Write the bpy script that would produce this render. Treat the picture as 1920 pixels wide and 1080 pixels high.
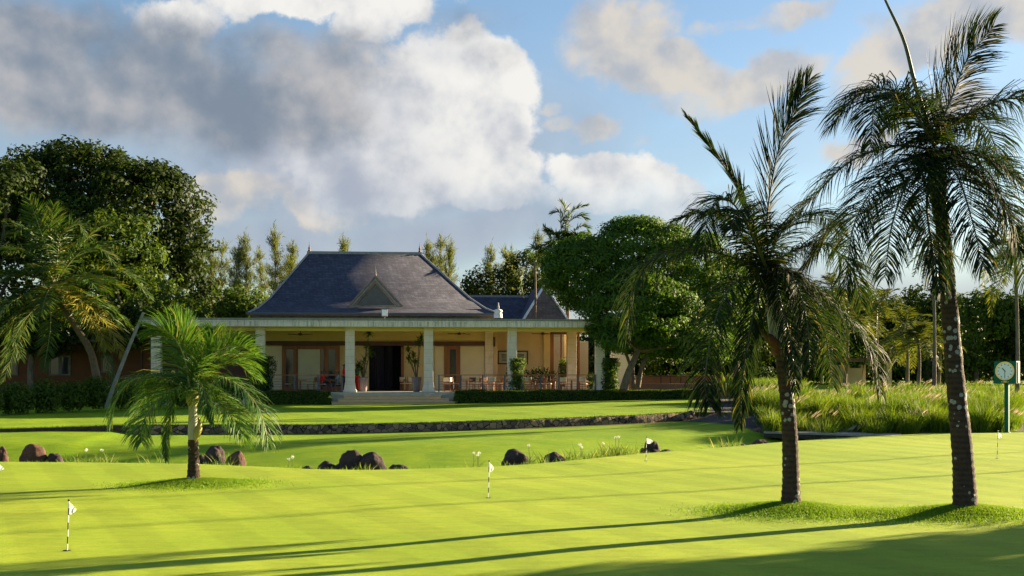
import bpy, math, random
import numpy as np
from mathutils import Vector, Matrix
R = math.radians
sc = bpy.context.scene
for o in list(bpy.data.objects): bpy.data.objects.remove(o)
COL = sc.collection

# ------------------------------------------------------------------ camera
F, CX, HY, CH = 2318.0, 960.0, 692.0, 2.7      # focal length in photo pixels, centre column, horizon row, eye height
cam = bpy.data.cameras.new('camera'); co = bpy.data.objects.new('camera', cam); COL.objects.link(co)
cam.sensor_width = 36.0; cam.lens = 36.0*F/1920; cam.shift_y = (HY-540)/1920
cam.clip_start = 0.1; cam.clip_end = 3000
co.location = (0, 0, CH); co.rotation_euler = (R(90), 0, 0)
sc.camera = co
# ------------------------------------------------------------------ sun and exposure
SUN_AZ, SUN_EL = 60.0, 12.5                     # clockwise from +Y, above the horizon
sd = Vector((math.sin(R(SUN_AZ))*math.cos(R(SUN_EL)), math.cos(R(SUN_AZ))*math.cos(R(SUN_EL)), math.sin(R(SUN_EL))))
sun = bpy.data.lights.new('sun', 'SUN'); sun.energy = 5.0; sun.angle = R(0.5); sun.color = (1.0, 0.80, 0.50)
so = bpy.data.objects.new('sun', sun); COL.objects.link(so)
so.rotation_euler = sd.to_track_quat('Z', 'Y').to_euler(); so.location = (40, 20, 30)
sc.view_settings.view_transform = 'Standard'; sc.view_settings.look = 'None'
sc.view_settings.gamma = 1.0; sc.view_settings.exposure = 2.30
try: sc.view_settings.use_curve_mapping = False
except Exception: pass
sc.cycles.max_bounces = 8; sc.cycles.diffuse_bounces = 3; sc.cycles.transparent_max_bounces = 8

# ------------------------------------------------------------------ node helper
class NT:
    def __init__(s, tree): s.t = tree; tree.nodes.clear()
    def n(s, typ, **kw):
        nd = s.t.nodes.new(typ)
        ins = kw.pop('ins', {})
        for k, v in kw.items(): setattr(nd, k, v)
        for k, v in ins.items(): s.put(nd, k, v)
        return nd
    def put(s, nd, k, v):
        sock = nd.inputs[k]
        if isinstance(v, bpy.types.NodeSocket): s.t.links.new(v, sock)
        elif isinstance(v, bpy.types.Node): s.t.links.new(v.outputs[0], sock)
        else: sock.default_value = v
    def math(s, op, a, b=None, c=None, clamp=False):
        nd = s.n('ShaderNodeMath', operation=op); nd.use_clamp = clamp
        s.put(nd, 0, a)
        if b is not None: s.put(nd, 1, b)
        if c is not None: s.put(nd, 2, c)
        return nd.outputs[0]
    def vmath(s, op, a, b=None, scale=None):
        nd = s.n('ShaderNodeVectorMath', operation=op); s.put(nd, 0, a)
        if b is not None: s.put(nd, 1, b)
        if scale is not None: s.put(nd, 'Scale', scale)
        return nd.outputs['Value'] if op in ('LENGTH', 'DOT_PRODUCT') else nd.outputs[0]
    def noise(s, vec, scale, detail=4, rough=.5, dist=0, out=0):
        nd = s.n('ShaderNodeTexNoise'); s.put(nd, 'Scale', scale); s.put(nd, 'Detail', detail); s.put(nd, 'Roughness', rough); s.put(nd, 'Distortion', dist)
        if vec is not None: s.put(nd, 'Vector', vec)
        return nd.outputs[out]
    def ramp(s, fac, a, b, c0=0.0, c1=1.0, smooth=True):
        nd = s.n('ShaderNodeMapRange', interpolation_type='SMOOTHSTEP' if smooth else 'LINEAR')
        s.put(nd, 'Value', fac); s.put(nd, 'From Min', a); s.put(nd, 'From Max', b); s.put(nd, 'To Min', c0); s.put(nd, 'To Max', c1)
        return nd.outputs[0]
    def mix(s, fac, a, b, blend='MIX'):
        nd = s.n('ShaderNodeMix', data_type='RGBA', blend_type=blend)
        s.put(nd, 0, fac)
        for k, v in ((6, a), (7, b)):
            if isinstance(v, (tuple, list)): v = tuple(v)[:3] + (1.0,)
            s.put(nd, k, v)
        return nd.outputs[2]

# ------------------------------------------------------------------ sky: Nishita plus procedural clouds laid out by compass bearing and elevation
world = bpy.data.worlds.new('World'); sc.world = world; world.use_nodes = True
N = NT(world.node_tree)
SKY_S = 0.045
sky = N.n('ShaderNodeTexSky', sky_type='NISHITA'); sky.sun_disc = False
sky.sun_elevation = R(SUN_EL); sky.sun_rotation = R(SUN_AZ); sky.altitude = 0; sky.air_density = 1.0; sky.dust_density = 0.6; sky.ozone_density = 1.5
tc = N.n('ShaderNodeTexCoord'); D = N.vmath('NORMALIZE', tc.outputs['Generated'])
sep = N.n('ShaderNodeSeparateXYZ', ins={0: D})
az = N.math('ARCTAN2', sep.outputs[0], sep.outputs[1]); el = N.math('ARCSINE', sep.outputs[2])
uv0 = N.n('ShaderNodeCombineXYZ', ins={0: az, 1: el}).outputs[0]
def warp(vec, scale, amp, detail):
    c = N.noise(D, scale, detail, .55, out=1)
    c = N.vmath('SUBTRACT', c, (.5, .5, .5)); c = N.vmath('SCALE', c, scale=amp)
    return N.vmath('ADD', vec, c)
uvA = warp(uv0, 9, .10, 6)           # billowing edges
uvB = warp(uv0, 4, .10, 3)           # soft, long shapes
def blobs(uv, lst):
    tot = None
    for (px, py, rx, ry, rot, w) in lst:
        a = math.atan((px-CX)/F); e = math.atan((HY-py)/F*math.cos(a))
        m = N.n('ShaderNodeMapping', vector_type='TEXTURE', ins={0: uv, 'Location': (a, e, 0), 'Rotation': (0, 0, R(rot)), 'Scale': (rx/F, ry/F, 1)})
        l = N.vmath('LENGTH', m.outputs[0])
        g = N.ramp(l, 0.35, 1.55, w, 0.0)
        tot = g if tot is None else N.math('MAXIMUM', tot, g)
    return tot
fb = N.noise(D, 17, 12, .62)
rA = N.noise(D, 12, 8, .52); rB = N.noise(N.vmath('ADD', D, (0.012, 0.003, 0.013)), 12, 8, .52)   # the same field a little towards the sun
relief = N.math('MULTIPLY', N.math('SUBTRACT', rA, rB), 4.2)
lo = N.noise(D, 4.5, 4, .5)
fbc = N.math('SUBTRACT', fb, .5)
# veil of soft grey-violet cloud
veil = blobs(uvB, [(650, 440, 560, 80, 0, 1), (640, 300, 480, 190, 0, .95), (100, 300, 420, 60, 0, .35), (1250, 430, 330, 70, 0, .6), (300, 440, 300, 70, 0, .5), (1700, 590, 600, 110, 0, .9), (1200, 560, 400, 100, 0, .9), (1100, 200, 160, 120, 0, .3), (1500, 260, 600, 60, 8, .25)])
veil = N.math('MULTIPLY', veil, N.ramp(lo, .25, .65, .88, 1.05), clamp=True)
# cream wisps on the right
wis = blobs(uvA, [(1160, 50, 120, 75, 0, .9), (1230, 120, 150, 55, -12, 1), (1420, 150, 170, 40, 12, .95), (1400, 45, 150, 26, 5, .6), (1500, 15, 100, 22, 0, .6), (1740, 85, 190, 48, 18, 1), (1850, 30, 170, 60, 0, 1), (1155, 238, 60, 30, 0, .9),
                  (1065, 228, 60, 24, 0, .7), (1040, 195, 45, 22, 0, .7), (1620, 260, 90, 28, 10, .7), (1790, 185, 80, 35, 20, .8), (1230, 255, 60, 18, 0, .4), (430, 372, 170, 30, -6, .85), (520, 398, 160, 22, 0, .6), (1420, 330, 60, 20, 0, .3), (1650, 130, 90, 25, 10, .6)])
wisM = N.ramp(N.math('ADD', wis, N.math('MULTIPLY', fbc, 1.5)), .28, .85)
# white cumulus
cum = blobs(uvA, [(880, 150, 150, 85, 0, 1), (900, 250, 125, 80, 0, 1), (950, 345, 110, 70, 0, 1), (830, 330, 190, 85, 0, 1), (640, 330, 220, 75, 0, .72), (940, 390, 130, 32, 0, .95), (540, 15, 330, 50, 3, .85), (330, 20, 130, 45, 0, .8), (720, 50, 110, 60, 0, .9),
                  (1100, 350, 90, 50, 0, .9), (1200, 330, 110, 50, 0, 1), (1270, 335, 85, 55, 0, 1), (1150, 390, 190, 35, 0, .9), (1270, 390, 80, 35, 0, .9), (760, 230, 180, 100, 0, .9)])
cumM = N.ramp(N.math('ADD', cum, N.math('MULTIPLY', fbc, 1.5)), .36, .66)
# grey cloud bank
drk = blobs(uvB, [(250, 140, 480, 110, -3, 1), (30, 110, 280, 120, 0, 1), (480, 200, 260, 75, 0, .95), (440, 80, 200, 60, -8, .85), (620, 150, 140, 80, 20, .72), (850, 50, 180, 45, 8, .55), (720, 120, 90, 50, 0, .55), (120, 40, 280, 70, 0, .9), (950, 110, 70, 40, 0, .5), (-300, 150, 300, 120, 0, 1)])
drkM = N.ramp(N.math('ADD', drk, N.math('MULTIPLY', fbc, 1.3)), .22, .95)
K = .77/SKY_S
def cl(r, g, b): return tuple(c*K for c in (r, g, b))
skyc = N.mix(1.0, sky.outputs[0], (0.72, .78, .86, 1), 'MULTIPLY')
base = N.mix(N.math('MULTIPLY', veil, .93, clamp=True), skyc, N.mix(N.ramp(relief, -1.2, 1.2), cl(.088, .104, .134), cl(.122, .134, .155)))
wc = N.mix(N.ramp(relief, -.6, .4), cl(.120, .128, .142), cl(.200, .182, .158))
base = N.mix(N.math('MULTIPLY', wisM, .9), base, wc)
cshade = N.math('ADD', relief, N.math('MULTIPLY', N.math('SUBTRACT', lo, .5), 1.2))
cc = N.mix(N.ramp(cshade, -.75, .35), cl(.142, .150, .167), cl(.240, .236, .226))
# the left side of the heap is in its own shade
lsh = blobs(uvB, [(560, 320, 240, 120, 0, 1), (700, 200, 110, 80, 0, .75), (740, 410, 280, 36, 0, .9), (840, 90, 120, 40, 0, .5)])
cc = N.mix(N.math('MULTIPLY', lsh, .85, clamp=True), cc, N.mix(N.ramp(relief, -.6, .6), cl(.105, .116, .140), cl(.175, .180, .192)))
cumM = N.math('MULTIPLY', cumM, N.ramp(N.math('ADD', el, N.math('MULTIPLY', fbc, .05)), .105, .160, .35, 1.0))
base = N.mix(cumM, base, cc)
dc = N.mix(N.ramp(N.math('ADD', relief, N.math('MULTIPLY', N.math('SUBTRACT', lo, .5), 1.8)), -.7, 1.0), cl(.056, .070, .090), cl(.145, .140, .140))
base = N.mix(N.math('MULTIPLY', drkM, .94), base, dc)
bg = N.n('ShaderNodeBackground', ins={0: base, 1: SKY_S})
wo = N.n('ShaderNodeOutputWorld', ins={0: bg})

# ------------------------------------------------------------------ materials
MATS = {}
def rgb(c): return tuple(c)[:3] + (1.0,)
def mat(name, c, c2=None, scale=3.0, rough=.7, bump=0.0, bscale=None, metal=0.0, spec=.3, detail=5, stretch=None, extra=None):
    if name in MATS: return MATS[name]
    m = bpy.data.materials.new(name); m.use_nodes = True; n = NT(m.node_tree)
    t = n.n('ShaderNodeTexCoord').outputs['Object']
    if stretch: t = n.n('ShaderNodeMapping', ins={0: t, 'Scale': stretch}).outputs[0]
    fac = n.noise(t, scale, detail, .6)
    col = n.mix(n.ramp(fac, .3, .7), rgb(c), rgb(c2 if c2 else tuple(v*.8 for v in c)))
    if extra: col = extra(n, t, col)
    p = n.n('ShaderNodeBsdfPrincipled', ins={'Base Color': col, 'Roughness': rough, 'Metallic': metal, 'Specular IOR Level': spec})
    if bump:
        b = n.n('ShaderNodeBump', ins={'Strength': bump, 'Distance': .05, 'Height': n.noise(t, bscale or scale*4, 6, .65)})
        n.put(p, 'Normal', b.outputs[0])
    n.n('ShaderNodeOutputMaterial', ins={0: p.outputs[0]})
    MATS[name] = m; return m
def leafmat(name, c1, c2, tr=.4, c3=None, rough=.6, spec=.12, trc=None, clump=.35):
    """leaf: reflects and lets light through; each leaf and each clump its own green"""
    if name in MATS: return MATS[name]
    m = bpy.data.materials.new(name); m.use_nodes = True; n = NT(m.node_tree)
    g = n.n('ShaderNodeNewGeometry')
    rnd = g.outputs['Random Per Island']
    t = n.n('ShaderNodeTexCoord').outputs['Object']
    f = n.math('ADD', n.math('MULTIPLY', rnd, .65), n.math('MULTIPLY', n.ramp(n.noise(t, clump, 3), .35, .65), .35))
    col = n.mix(f, rgb(c1), rgb(c2))
    if c3: col = n.mix(n.ramp(rnd, .90, .96), col, rgb(c3))
    p = n.n('ShaderNodeBsdfPrincipled', ins={'Base Color': col, 'Roughness': rough, 'Specular IOR Level': spec})
    tcol = n.mix(1.0, col, rgb(trc or (1.5, 1.35, .5)), 'MULTIPLY')
    tl = n.n('ShaderNodeBsdfTranslucent', ins={0: tcol})
    mx = n.n('ShaderNodeMixShader', ins={0: tr, 1: p.outputs[0], 2: tl.outputs[0]})
    n.n('ShaderNodeOutputMaterial', ins={0: mx.outputs[0]})
    MATS[name] = m; return m

def grassmat(name, c1, c2, c3, fine=60, stripes=0.0, patch=.25, bump=.5, bs=90, stsc=.14):
    if name in MATS: return MATS[name]
    m = bpy.data.materials.new(name); m.use_nodes = True; n = NT(m.node_tree)
    t = n.n('ShaderNodeTexCoord').outputs['Object']
    a = n.noise(t, patch, 5, .6); b = n.math('ADD', n.math('MULTIPLY', n.noise(t, fine, 4, .7), .75), n.math('MULTIPLY', n.noise(t, 7, 5, .7), .25)); mid = n.noise(n.n('ShaderNodeMapping', ins={0: t, 'Scale': (1, 3, 1)}).outputs[0], 1.3, 5, .65)
    col = n.mix(n.ramp(a, .35, .65), rgb(c1), rgb(c2))
    col = n.mix(n.math('MULTIPLY', n.ramp(mid, .35, .75), .6), col, rgb(c3))
    br = n.math('ADD', n.math('MULTIPLY', b, 1.3), .35)
    col = n.mix(1.0, col, n.n('ShaderNodeCombineColor', ins={0: br, 1: br, 2: br}).outputs[0], 'MULTIPLY')
    if stripes:
        w = n.n('ShaderNodeTexWave', bands_direction='DIAGONAL', ins={'Vector': n.n('ShaderNodeMapping', ins={0: t, 'Rotation': (0, 0, R(20))}).outputs[0], 'Scale': stsc, 'Distortion': .6, 'Detail': 2})
        k = n.math('ADD', n.math('MULTIPLY', n.ramp(w.outputs[1], .35, .65), stripes), 1-stripes/2)
        col = n.mix(1.0, col, n.n('ShaderNodeCombineColor', ins={0: k, 1: k, 2: k}).outputs[0], 'MULTIPLY')
    p = n.n('ShaderNodeBsdfPrincipled', ins={'Base Color': col, 'Roughness': .85, 'Specular IOR Level': .15})
    bp = n.n('ShaderNodeBump', ins={'Strength': bump, 'Distance': .02, 'Height': n.math('ADD', n.noise(t, bs, 3, .7), n.math('MULTIPLY', mid, 1.0))})
    n.put(p, 'Normal', bp.outputs[0])
    n.n('ShaderNodeOutputMaterial', ins={0: p.outputs[0]})
    MATS[name] = m; return m

# ------------------------------------------------------------------ object helpers
def tag(o, label=None, cat=None, group=None, kind=None):
    if label: o['label'] = label
    if cat: o['category'] = cat
    if group: o['group'] = group
    if kind: o['kind'] = kind
    return o
def thing(name, label, cat, loc=(0, 0, 0), rz=0.0, group=None, kind=None):
    o = bpy.data.objects.new(name, None); COL.objects.link(o); o.empty_display_size = .2
    o.location = loc; o.rotation_euler = (0, 0, rz)
    return tag(o, label, cat, group, kind)
def npmesh(name, V, Q, mats, parent=None, midx=None, smooth=False, loc=None):
    """V (n,3), Q (m,4) or (m,3) arrays -> object"""
    V = np.asarray(V, dtype=np.float32); Q = np.asarray(Q, dtype=np.int32)
    me = bpy.data.meshes.new(name); k = Q.shape[1]; m = Q.shape[0]
    me.vertices.add(len(V)); me.vertices.foreach_set('co', V.ravel())
    me.loops.add(m*k); me.loops.foreach_set('vertex_index', Q.ravel())
    me.polygons.add(m); me.polygons.foreach_set('loop_start', np.arange(0, m*k, k, dtype=np.int32))
    try: me.polygons.foreach_set('loop_total', np.full(m, k, dtype=np.int32))
    except Exception: pass
    if not isinstance(mats, (list, tuple)): mats = [mats]
    for x in mats: me.materials.append(x)
    if midx is not None: me.polygons.foreach_set('material_index', np.asarray(midx, dtype=np.int32))
    if smooth: me.polygons.foreach_set('use_smooth', np.ones(m, dtype=bool))
    me.update(calc_edges=True); me.validate()
    o = bpy.data.objects.new(name, me); COL.objects.link(o)
    if parent is not None: o.parent = parent
    if loc is not None: o.location = loc
    return o
class MB:
    """collects polygons and links them as ONE mesh object"""
    def __init__(s): s.v = []; s.f = []; s.m = []; s.sm = []; s.cm = 0
    def poly(s, pts, faces, sm=False):
        b = len(s.v); s.v += [tuple(p) for p in pts]
        for f in faces: s.f.append(tuple(b+i for i in f)); s.m.append(s.cm); s.sm.append(sm)
        return s
    def box(s, x0, x1, y0, y1, z0, z1, M=None):
        p = [(x0,y0,z0),(x1,y0,z0),(x1,y1,z0),(x0,y1,z0),(x0,y0,z1),(x1,y0,z1),(x1,y1,z1),(x0,y1,z1)]
        if M is not None: p = [M @ Vector(q) for q in p]
        return s.poly(p, [(0,3,2,1),(4,5,6,7),(0,1,5,4),(1,2,6,5),(2,3,7,6),(3,0,4,7)])
    def taper(s, cx, cy, z0, z1, w0, d0, w1, d1):
        p = [(cx-w0/2,cy-d0/2,z0),(cx+w0/2,cy-d0/2,z0),(cx+w0/2,cy+d0/2,z0),(cx-w0/2,cy+d0/2,z0),(cx-w1/2,cy-d1/2,z1),(cx+w1/2,cy-d1/2,z1),(cx+w1/2,cy+d1/2,z1),(cx-w1/2,cy+d1/2,z1)]
        return s.poly(p, [(0,3,2,1),(4,5,6,7),(0,1,5,4),(1,2,6,5),(2,3,7,6),(3,0,4,7)])
    def tube(s, pts, rad, n=10, cap=True, sq=None):
        pts = [Vector(p) for p in pts]
        if not isinstance(rad, (list, tuple, np.ndarray)): rad = [rad]*len(pts)
        prev = None; rings = []
        for i, p in enumerate(pts):
            t = (pts[min(i+1, len(pts)-1)]-pts[max(i-1, 0)]).normalized()
            if prev is None:
                a = Vector((1, 0, 0)) if abs(t.x) < .9 else Vector((0, 1, 0))
            else: a = prev
            a = (a - t*a.dot(t)).normalized(); b = t.cross(a); prev = a
            rings.append([p + (a*math.cos(2*math.pi*k/n)+b*math.sin(2*math.pi*k/n))*rad[i] for k in range(n)])
        V = [q for r in rings for q in r]
        Fc = [(i*n+k, i*n+(k+1) % n, (i+1)*n+(k+1) % n, (i+1)*n+k) for i in range(len(pts)-1) for k in range(n)]
        s.poly(V, Fc, True)
        if cap: s.poly(rings[0], [tuple(range(n))[::-1]]); s.poly(rings[-1], [tuple(range(n))])
        return s
    def lathe(s, prof, n=20, c=(0, 0, 0)):
        V = [(c[0]+r*math.cos(2*math.pi*k/n), c[1]+r*math.sin(2*math.pi*k/n), c[2]+z) for r, z in prof for k in range(n)]
        Fc = [(i*n+k, i*n+(k+1) % n, (i+1)*n+(k+1) % n, (i+1)*n+k) for i in range(len(prof)-1) for k in range(n)]
        s.poly(V, Fc, True); return s
    def prism(s, pts2, y0, y1, M=None):
        """polygon in x,z extruded along y"""
        n = len(pts2); p = [(x, y0, z) for x, z in pts2]+[(x, y1, z) for x, z in pts2]
        if M is not None: p = [M @ Vector(q) for q in p]
        return s.poly(p, [tuple(range(n)), tuple(range(n, 2*n))[::-1]]+[(i, n+i, n+(i+1) % n, (i+1) % n) for i in range(n)])
    def build(s, name, mats, parent=None, loc=None, rot=None, bevel=0):
        me = bpy.data.meshes.new(name); me.from_pydata(s.v, [], s.f)
        if not isinstance(mats, (list, tuple)): mats = [mats]
        for x in mats: me.materials.append(x)
        me.polygons.foreach_set('material_index', s.m); me.polygons.foreach_set('use_smooth', s.sm)
        me.update()
        o = bpy.data.objects.new(name, me); COL.objects.link(o)
        if parent is not None: o.parent = parent
        if loc is not None: o.location = loc
        if rot is not None: o.rotation_euler = rot
        if bevel:
            b = o.modifiers.new('bevel', 'BEVEL'); b.width = bevel; b.segments = 2; b.limit_method = 'ANGLE'
        return o
KIDS = {}
def copy_tree(o, parent=None):
    c = o.copy(); COL.objects.link(c)
    if parent is not None: c.parent = parent
    for ch in [x for x in bpy.data.objects if x.parent == o]: copy_tree(ch, c)
    return c
def W(px, py, d): return Vector(((px-CX)*d/F, d, CH-(py-HY)*d/F))
def catmull(P, n):
    P = [np.array(p, float) for p in P]; P = [2*P[0]-P[1]] + P + [2*P[-1]-P[-2]]
    out = []; m = len(P)-3
    for i in range(n):
        t = i/(n-1)*m; k = min(int(t), m-1); u = t-k
        a, b, c, d = P[k:k+4]
        out.append(.5*((2*b)+(-a+c)*u+(2*a-5*b+4*c-d)*u*u+(-a+3*b-3*c+d)*u**3))
    return np.array(out)
def nrm(a): return a/np.maximum(np.linalg.norm(a, axis=-1, keepdims=True), 1e-9)
def interp(x, T): return float(np.interp(x, [t[0] for t in T], [t[1] for t in T]))

# ------------------------------------------------------------------ terrain
def ground_pts(lst, z=0.0):      # (pixel x, pixel y) on level z -> (x, depth)
    return sorted([((px-CX)*(CH-z)/(py-HY), (CH-z)*F/(py-HY)) for px, py in lst])
EDGE = ground_pts([(0, 866), (200, 867), (365, 870), (480, 875), (600, 880), (700, 880.5), (800, 878), (900, 875), (1000, 869), (1100, 861), (1200, 851), (1330, 841), (1460, 830), (1560, 822), (1700, 815), (1920, 812)])
EDGE = [(-60, 38), (-25, 37)] + EDGE + [(40, 54), (90, 60)]
def E(x): return interp(x, EDGE)
WALLP = [(-200, 805, 47.5), (0, 805, 48.5), (245, 797.5, 49.6), (600, 797, 51), (800, 793, 52), (1000, 787, 53.5), (1200, 779, 56), (1293, 773.5, 57.5)]   # px, top row, depth
WL = [((px-CX)*d/F, d) for px, py, d in WALLP]; ZT = [((px-CX)*d/F, CH-(py-HY)*d/F) for px, py, d in WALLP]
XW0, XW1 = WL[2][0], WL[-1][0]
WL = [(-80, 44)] + WL + [(14, 60), (22, 63), (90, 70)]
ZT = [(-80, .35)] + ZT + [(14, .62), (22, .6), (90, .6)]
STEP = [(-80, .05), (XW0-12, .07), (XW0-3, .13), (XW0-.6, .22), (XW0+.1, .36), (XW1-.2, .37), (XW1+2.5, .0), (90, 0)]
def WD(x): return interp(x, WL)
def ztop(x): return interp(x, ZT)
def step(x): return interp(x, STEP)
def und(x, y, a=1.0): return .45*a*(.030*math.sin(x*.55+.3*y+1)+.022*math.sin(x*.23-y*.41)+.014*math.sin(x*1.1+y*.6+2)+.03*math.sin(y*.33+.1*x))
MOUNDS = []      # cx, cy, rx, ry, h
for (px, py, rx, ry, h) in ((1486, 942, 1.5, 1.25, .20), (1812, 948, 1.35, 1.2, .20), (1650, 956, 2.0, .9, .10), (366, 897, 1.5, 1.1, .15)):
    d = (CH-h)*F/(py-HY); MOUNDS.append(((px-CX)*d/F, d, rx, ry, h))
def mound(x, y):
    z = 0
    for cx, cy, rx, ry, h in MOUNDS:
        q = ((x-cx)/rx)**2+((y-cy)/ry)**2
        if q < 4: z = max(z, h*math.exp(-q*1.2)*(1-q/4))
    return z
DIP = [(-60, .8), (-3, .8), (6, .7), (10.5, .8), (14, .8), (15.4, .35), (17, .05), (90, 0)]
UP75 = [(-40, .50), (-6, .54), (5, .70), (12, .8), (20, .9), (60, .9)]
def sm(t): t = max(0, min(1, t)); return t*t*(3-2*t)
def H(x, y):
    e, w = E(x), WD(x)
    if y <= e: return und(x, y)*(1-sm((y-e+6)/6)*.5) + .05*sm((y-e+5)/4)*(1-sm((y-e+.6)/.6)) + mound(x, y)
    if y <= w:
        t = (y-e)/(w-e); z0 = und(x, e)*.5; zb = ztop(x)-step(x)
        dip = interp(x, DIP)
        pr = np.interp(t, [0, .05, .2, .36, .62, 1], [0, .45, 1, .92, .14, 0])
        return z0*(1-t)+zb*sm(t)*1.0-dip*pr + und(x, y, .7)*min(1, 4*t*(1-t))
    zt, z75 = ztop(x), interp(x, UP75)
    if y < 76: t = (y-w)/(76-w); return zt+(z75-zt)*t+und(x, y, .6)*min(1, 5*t*(1-t))
    if y < 140: t = (y-76)/64; return z75+(1.35-z75)*sm(t)
    return 1.35
def band(name, y0f, y1f, xs, nt, m, pw=1.0):
    V = []; nx = len(xs)
    for j in range(nt+1):
        t = (j/nt)**pw
        for x in xs:
            a, b = y0f(x), y1f(x); y = a+(b-a)*t
            yy = min(max(y, a+1e-4), b-1e-4); V.append((x, y, H(x, yy)))
    Q = [(j*nx+i, j*nx+i+1, (j+1)*nx+i+1, (j+1)*nx+i) for j in range(nt) for i in range(nx-1)]
    o = npmesh(name, V, Q, m, smooth=True); return tag(o, kind='structure')
# ------------------------------------------------------------------ ground
M_green = grassmat('putting_grass', (.25, .345, .018), (.335, .405, .028), (.18, .28, .012), fine=55, patch=.16, bump=.45, bs=110, stripes=.10, stsc=.30)
M_lawn = grassmat('lawn_grass', (.18, .29, .003), (.24, .34, .005), (.12, .22, .003), fine=26, patch=.35, bump=.8, bs=45, stripes=.12)
M_lawn2 = grassmat('lower_lawn_grass', (.155, .27, .003), (.22, .32, .004), (.10, .20, .002), fine=26, patch=.5, bump=.9, bs=38)
xs = list(np.linspace(-60, -26, 18)) + list(np.linspace(-25, 25, 161)) + list(np.linspace(26, 90, 30))
band('putting_green', lambda x: -10.0, E, xs, 130, M_green)
band('lower_lawn', E, WD, xs, 46, M_lawn2)
band('upper_lawn', WD, lambda x: 76.0, xs, 40, M_lawn)
M_bank = mat('earth_bank', (.085, .070, .035), (.05, .04, .025), scale=6, rough=1, bump=.6)
V = []
for x in xs: y = WD(x); V += [(x, y-.001, min(H(x, y-.01), H(x, y+.01))-.02), (x, y-.001, H(x, y+.01)+.004)]
o = npmesh('earth_bank', V, [(2*i, 2*i+2, 2*i+3, 2*i+1) for i in range(len(xs)-1)], M_bank); tag(o, kind='structure')
band('far_lawn', lambda x: 76.0, lambda x: 141.0, list(np.linspace(-90, 90, 60)), 26, M_lawn)
o = npmesh('ground', [(-900, 140.9, 1.30), (900, 140.9, 1.30), (900, 2500, 1.30), (-900, 2500, 1.30)], [(0, 1, 2, 3)], M_lawn); tag(o, kind='structure')
o = npmesh('side_ground', [(-900, -300, -.6), (900, -300, -.6), (900, 142, -.6), (-900, 142, -.6)], [(0, 1, 2, 3)], M_lawn); tag(o, kind='structure')

def drape(name, near, far, x0, x1, nx, ny, m, lift=.006, kind='structure'):
    X = np.linspace(x0, x1, nx); V = []
    for j in range(ny+1):
        for x in X:
            a, b = interp(x, near), interp(x, far); y = a+(b-a)*j/ny; V.append((x, y, H(x, y)+lift))
    Q = [(j*nx+i, j*nx+i+1, (j+1)*nx+i+1, (j+1)*nx+i) for j in range(ny) for i in range(nx-1)]
    o = npmesh(name, V, Q, m, smooth=True); return tag(o, kind=kind)
M_soil = mat('soil', (.040, .032, .034), (.075, .058, .055), scale=4, rough=.95, bump=.9, bscale=30)
M_path = mat('gravel', (.20, .17, .16), (.13, .11, .11), scale=8, rough=.95, bump=.6, bscale=60)
# planting bed under the tall grasses and its dark soil tongue towards the end of the stone wall
drape('planting_bed', [(7.6, 57.3), (9.2, 54.4), (10.4, 52.6), (12, 52.3), (15.6, 51.9), (22.5, 53.2), (23.6, 56)], [(7.6, 57.5), (8.6, 59.6), (10.0, 62), (12, 78), (22, 82), (23.6, 70)], 7.6, 23.6, 60, 40, M_soil, .012)

rng = np.random.default_rng(7)
# ------------------------------------------------------------------ leaf and blade geometry (numpy)
def leaves(P, Nn, size, rng, aspect=.55):
    n = len(P); Nn = nrm(Nn); r = nrm(rng.normal(size=(n, 3))); A = nrm(np.cross(Nn, r)); B = np.cross(Nn, A)
    s = (np.asarray(size)*np.ones(n))[:, None]; a = A*s; b = B*s*aspect
    V = np.stack([P-a, P+b*.9+Nn*s*.12, P+a-Nn*s*.15, P-b*.9+Nn*s*.12], 1).reshape(-1, 3)
    Q = np.arange(4*n).reshape(n, 4); return V, Q
def crown_pts(ells, nl, lump, per, rng, inner=.12, flat=.75, up=.25, hole=0.0):
    """ellipsoids -> leaf points gathered into lumps spread over their surfaces"""
    area = np.array([e[3]*e[5]+e[4]*e[5]+e[3]*e[4] for e in ells]); pr = area/area.sum()
    P = []; Nn = []
    C = np.array([e[:3] for e in ells], float); Rr = np.array([e[3:6] for e in ells], float)
    k = 0; tries = 0
    while k < nl and tries < nl*6:
        tries += 1
        i = rng.choice(len(ells), p=pr); d = nrm(rng.normal(size=3))
        rr = rng.uniform(.82, 1.06) if rng.random() > inner else rng.uniform(.2, .8)
        c = C[i]+Rr[i]*d*rr
        q = (((c-C)/Rr)**2).sum(1); q[i] = 9
        if (q < .55).any(): continue
        lr = lump*rng.uniform(.55, 1.3)
        m = int(per*(lr/lump)**1.5*rng.uniform(.6, 1.3)); 
        u = nrm(rng.normal(size=(m, 3))); rad = rng.uniform(.35, 1, size=(m, 1))**.6
        pts = c+u*rad*lr*np.array([1, 1, flat]); P.append(pts)
        Nn.append(nrm(u*.8 + d*.5 + np.array([0, 0, up]) + rng.normal(size=(m, 3))*.45)); k += 1
    return np.concatenate(P), np.concatenate(Nn)
def bark(name, c1, c2, sc_=6, b=.8, stretch=(1, 1, .25)): return mat(name, c1, c2, scale=sc_, rough=.9, bump=b, bscale=sc_*3, stretch=stretch)
M_bark = bark('tree_bark', (.10, .075, .055), (.20, .16, .12)); M_barkpale = bark('pale_bark', (.34, .28, .19), (.22, .17, .11))
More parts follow.
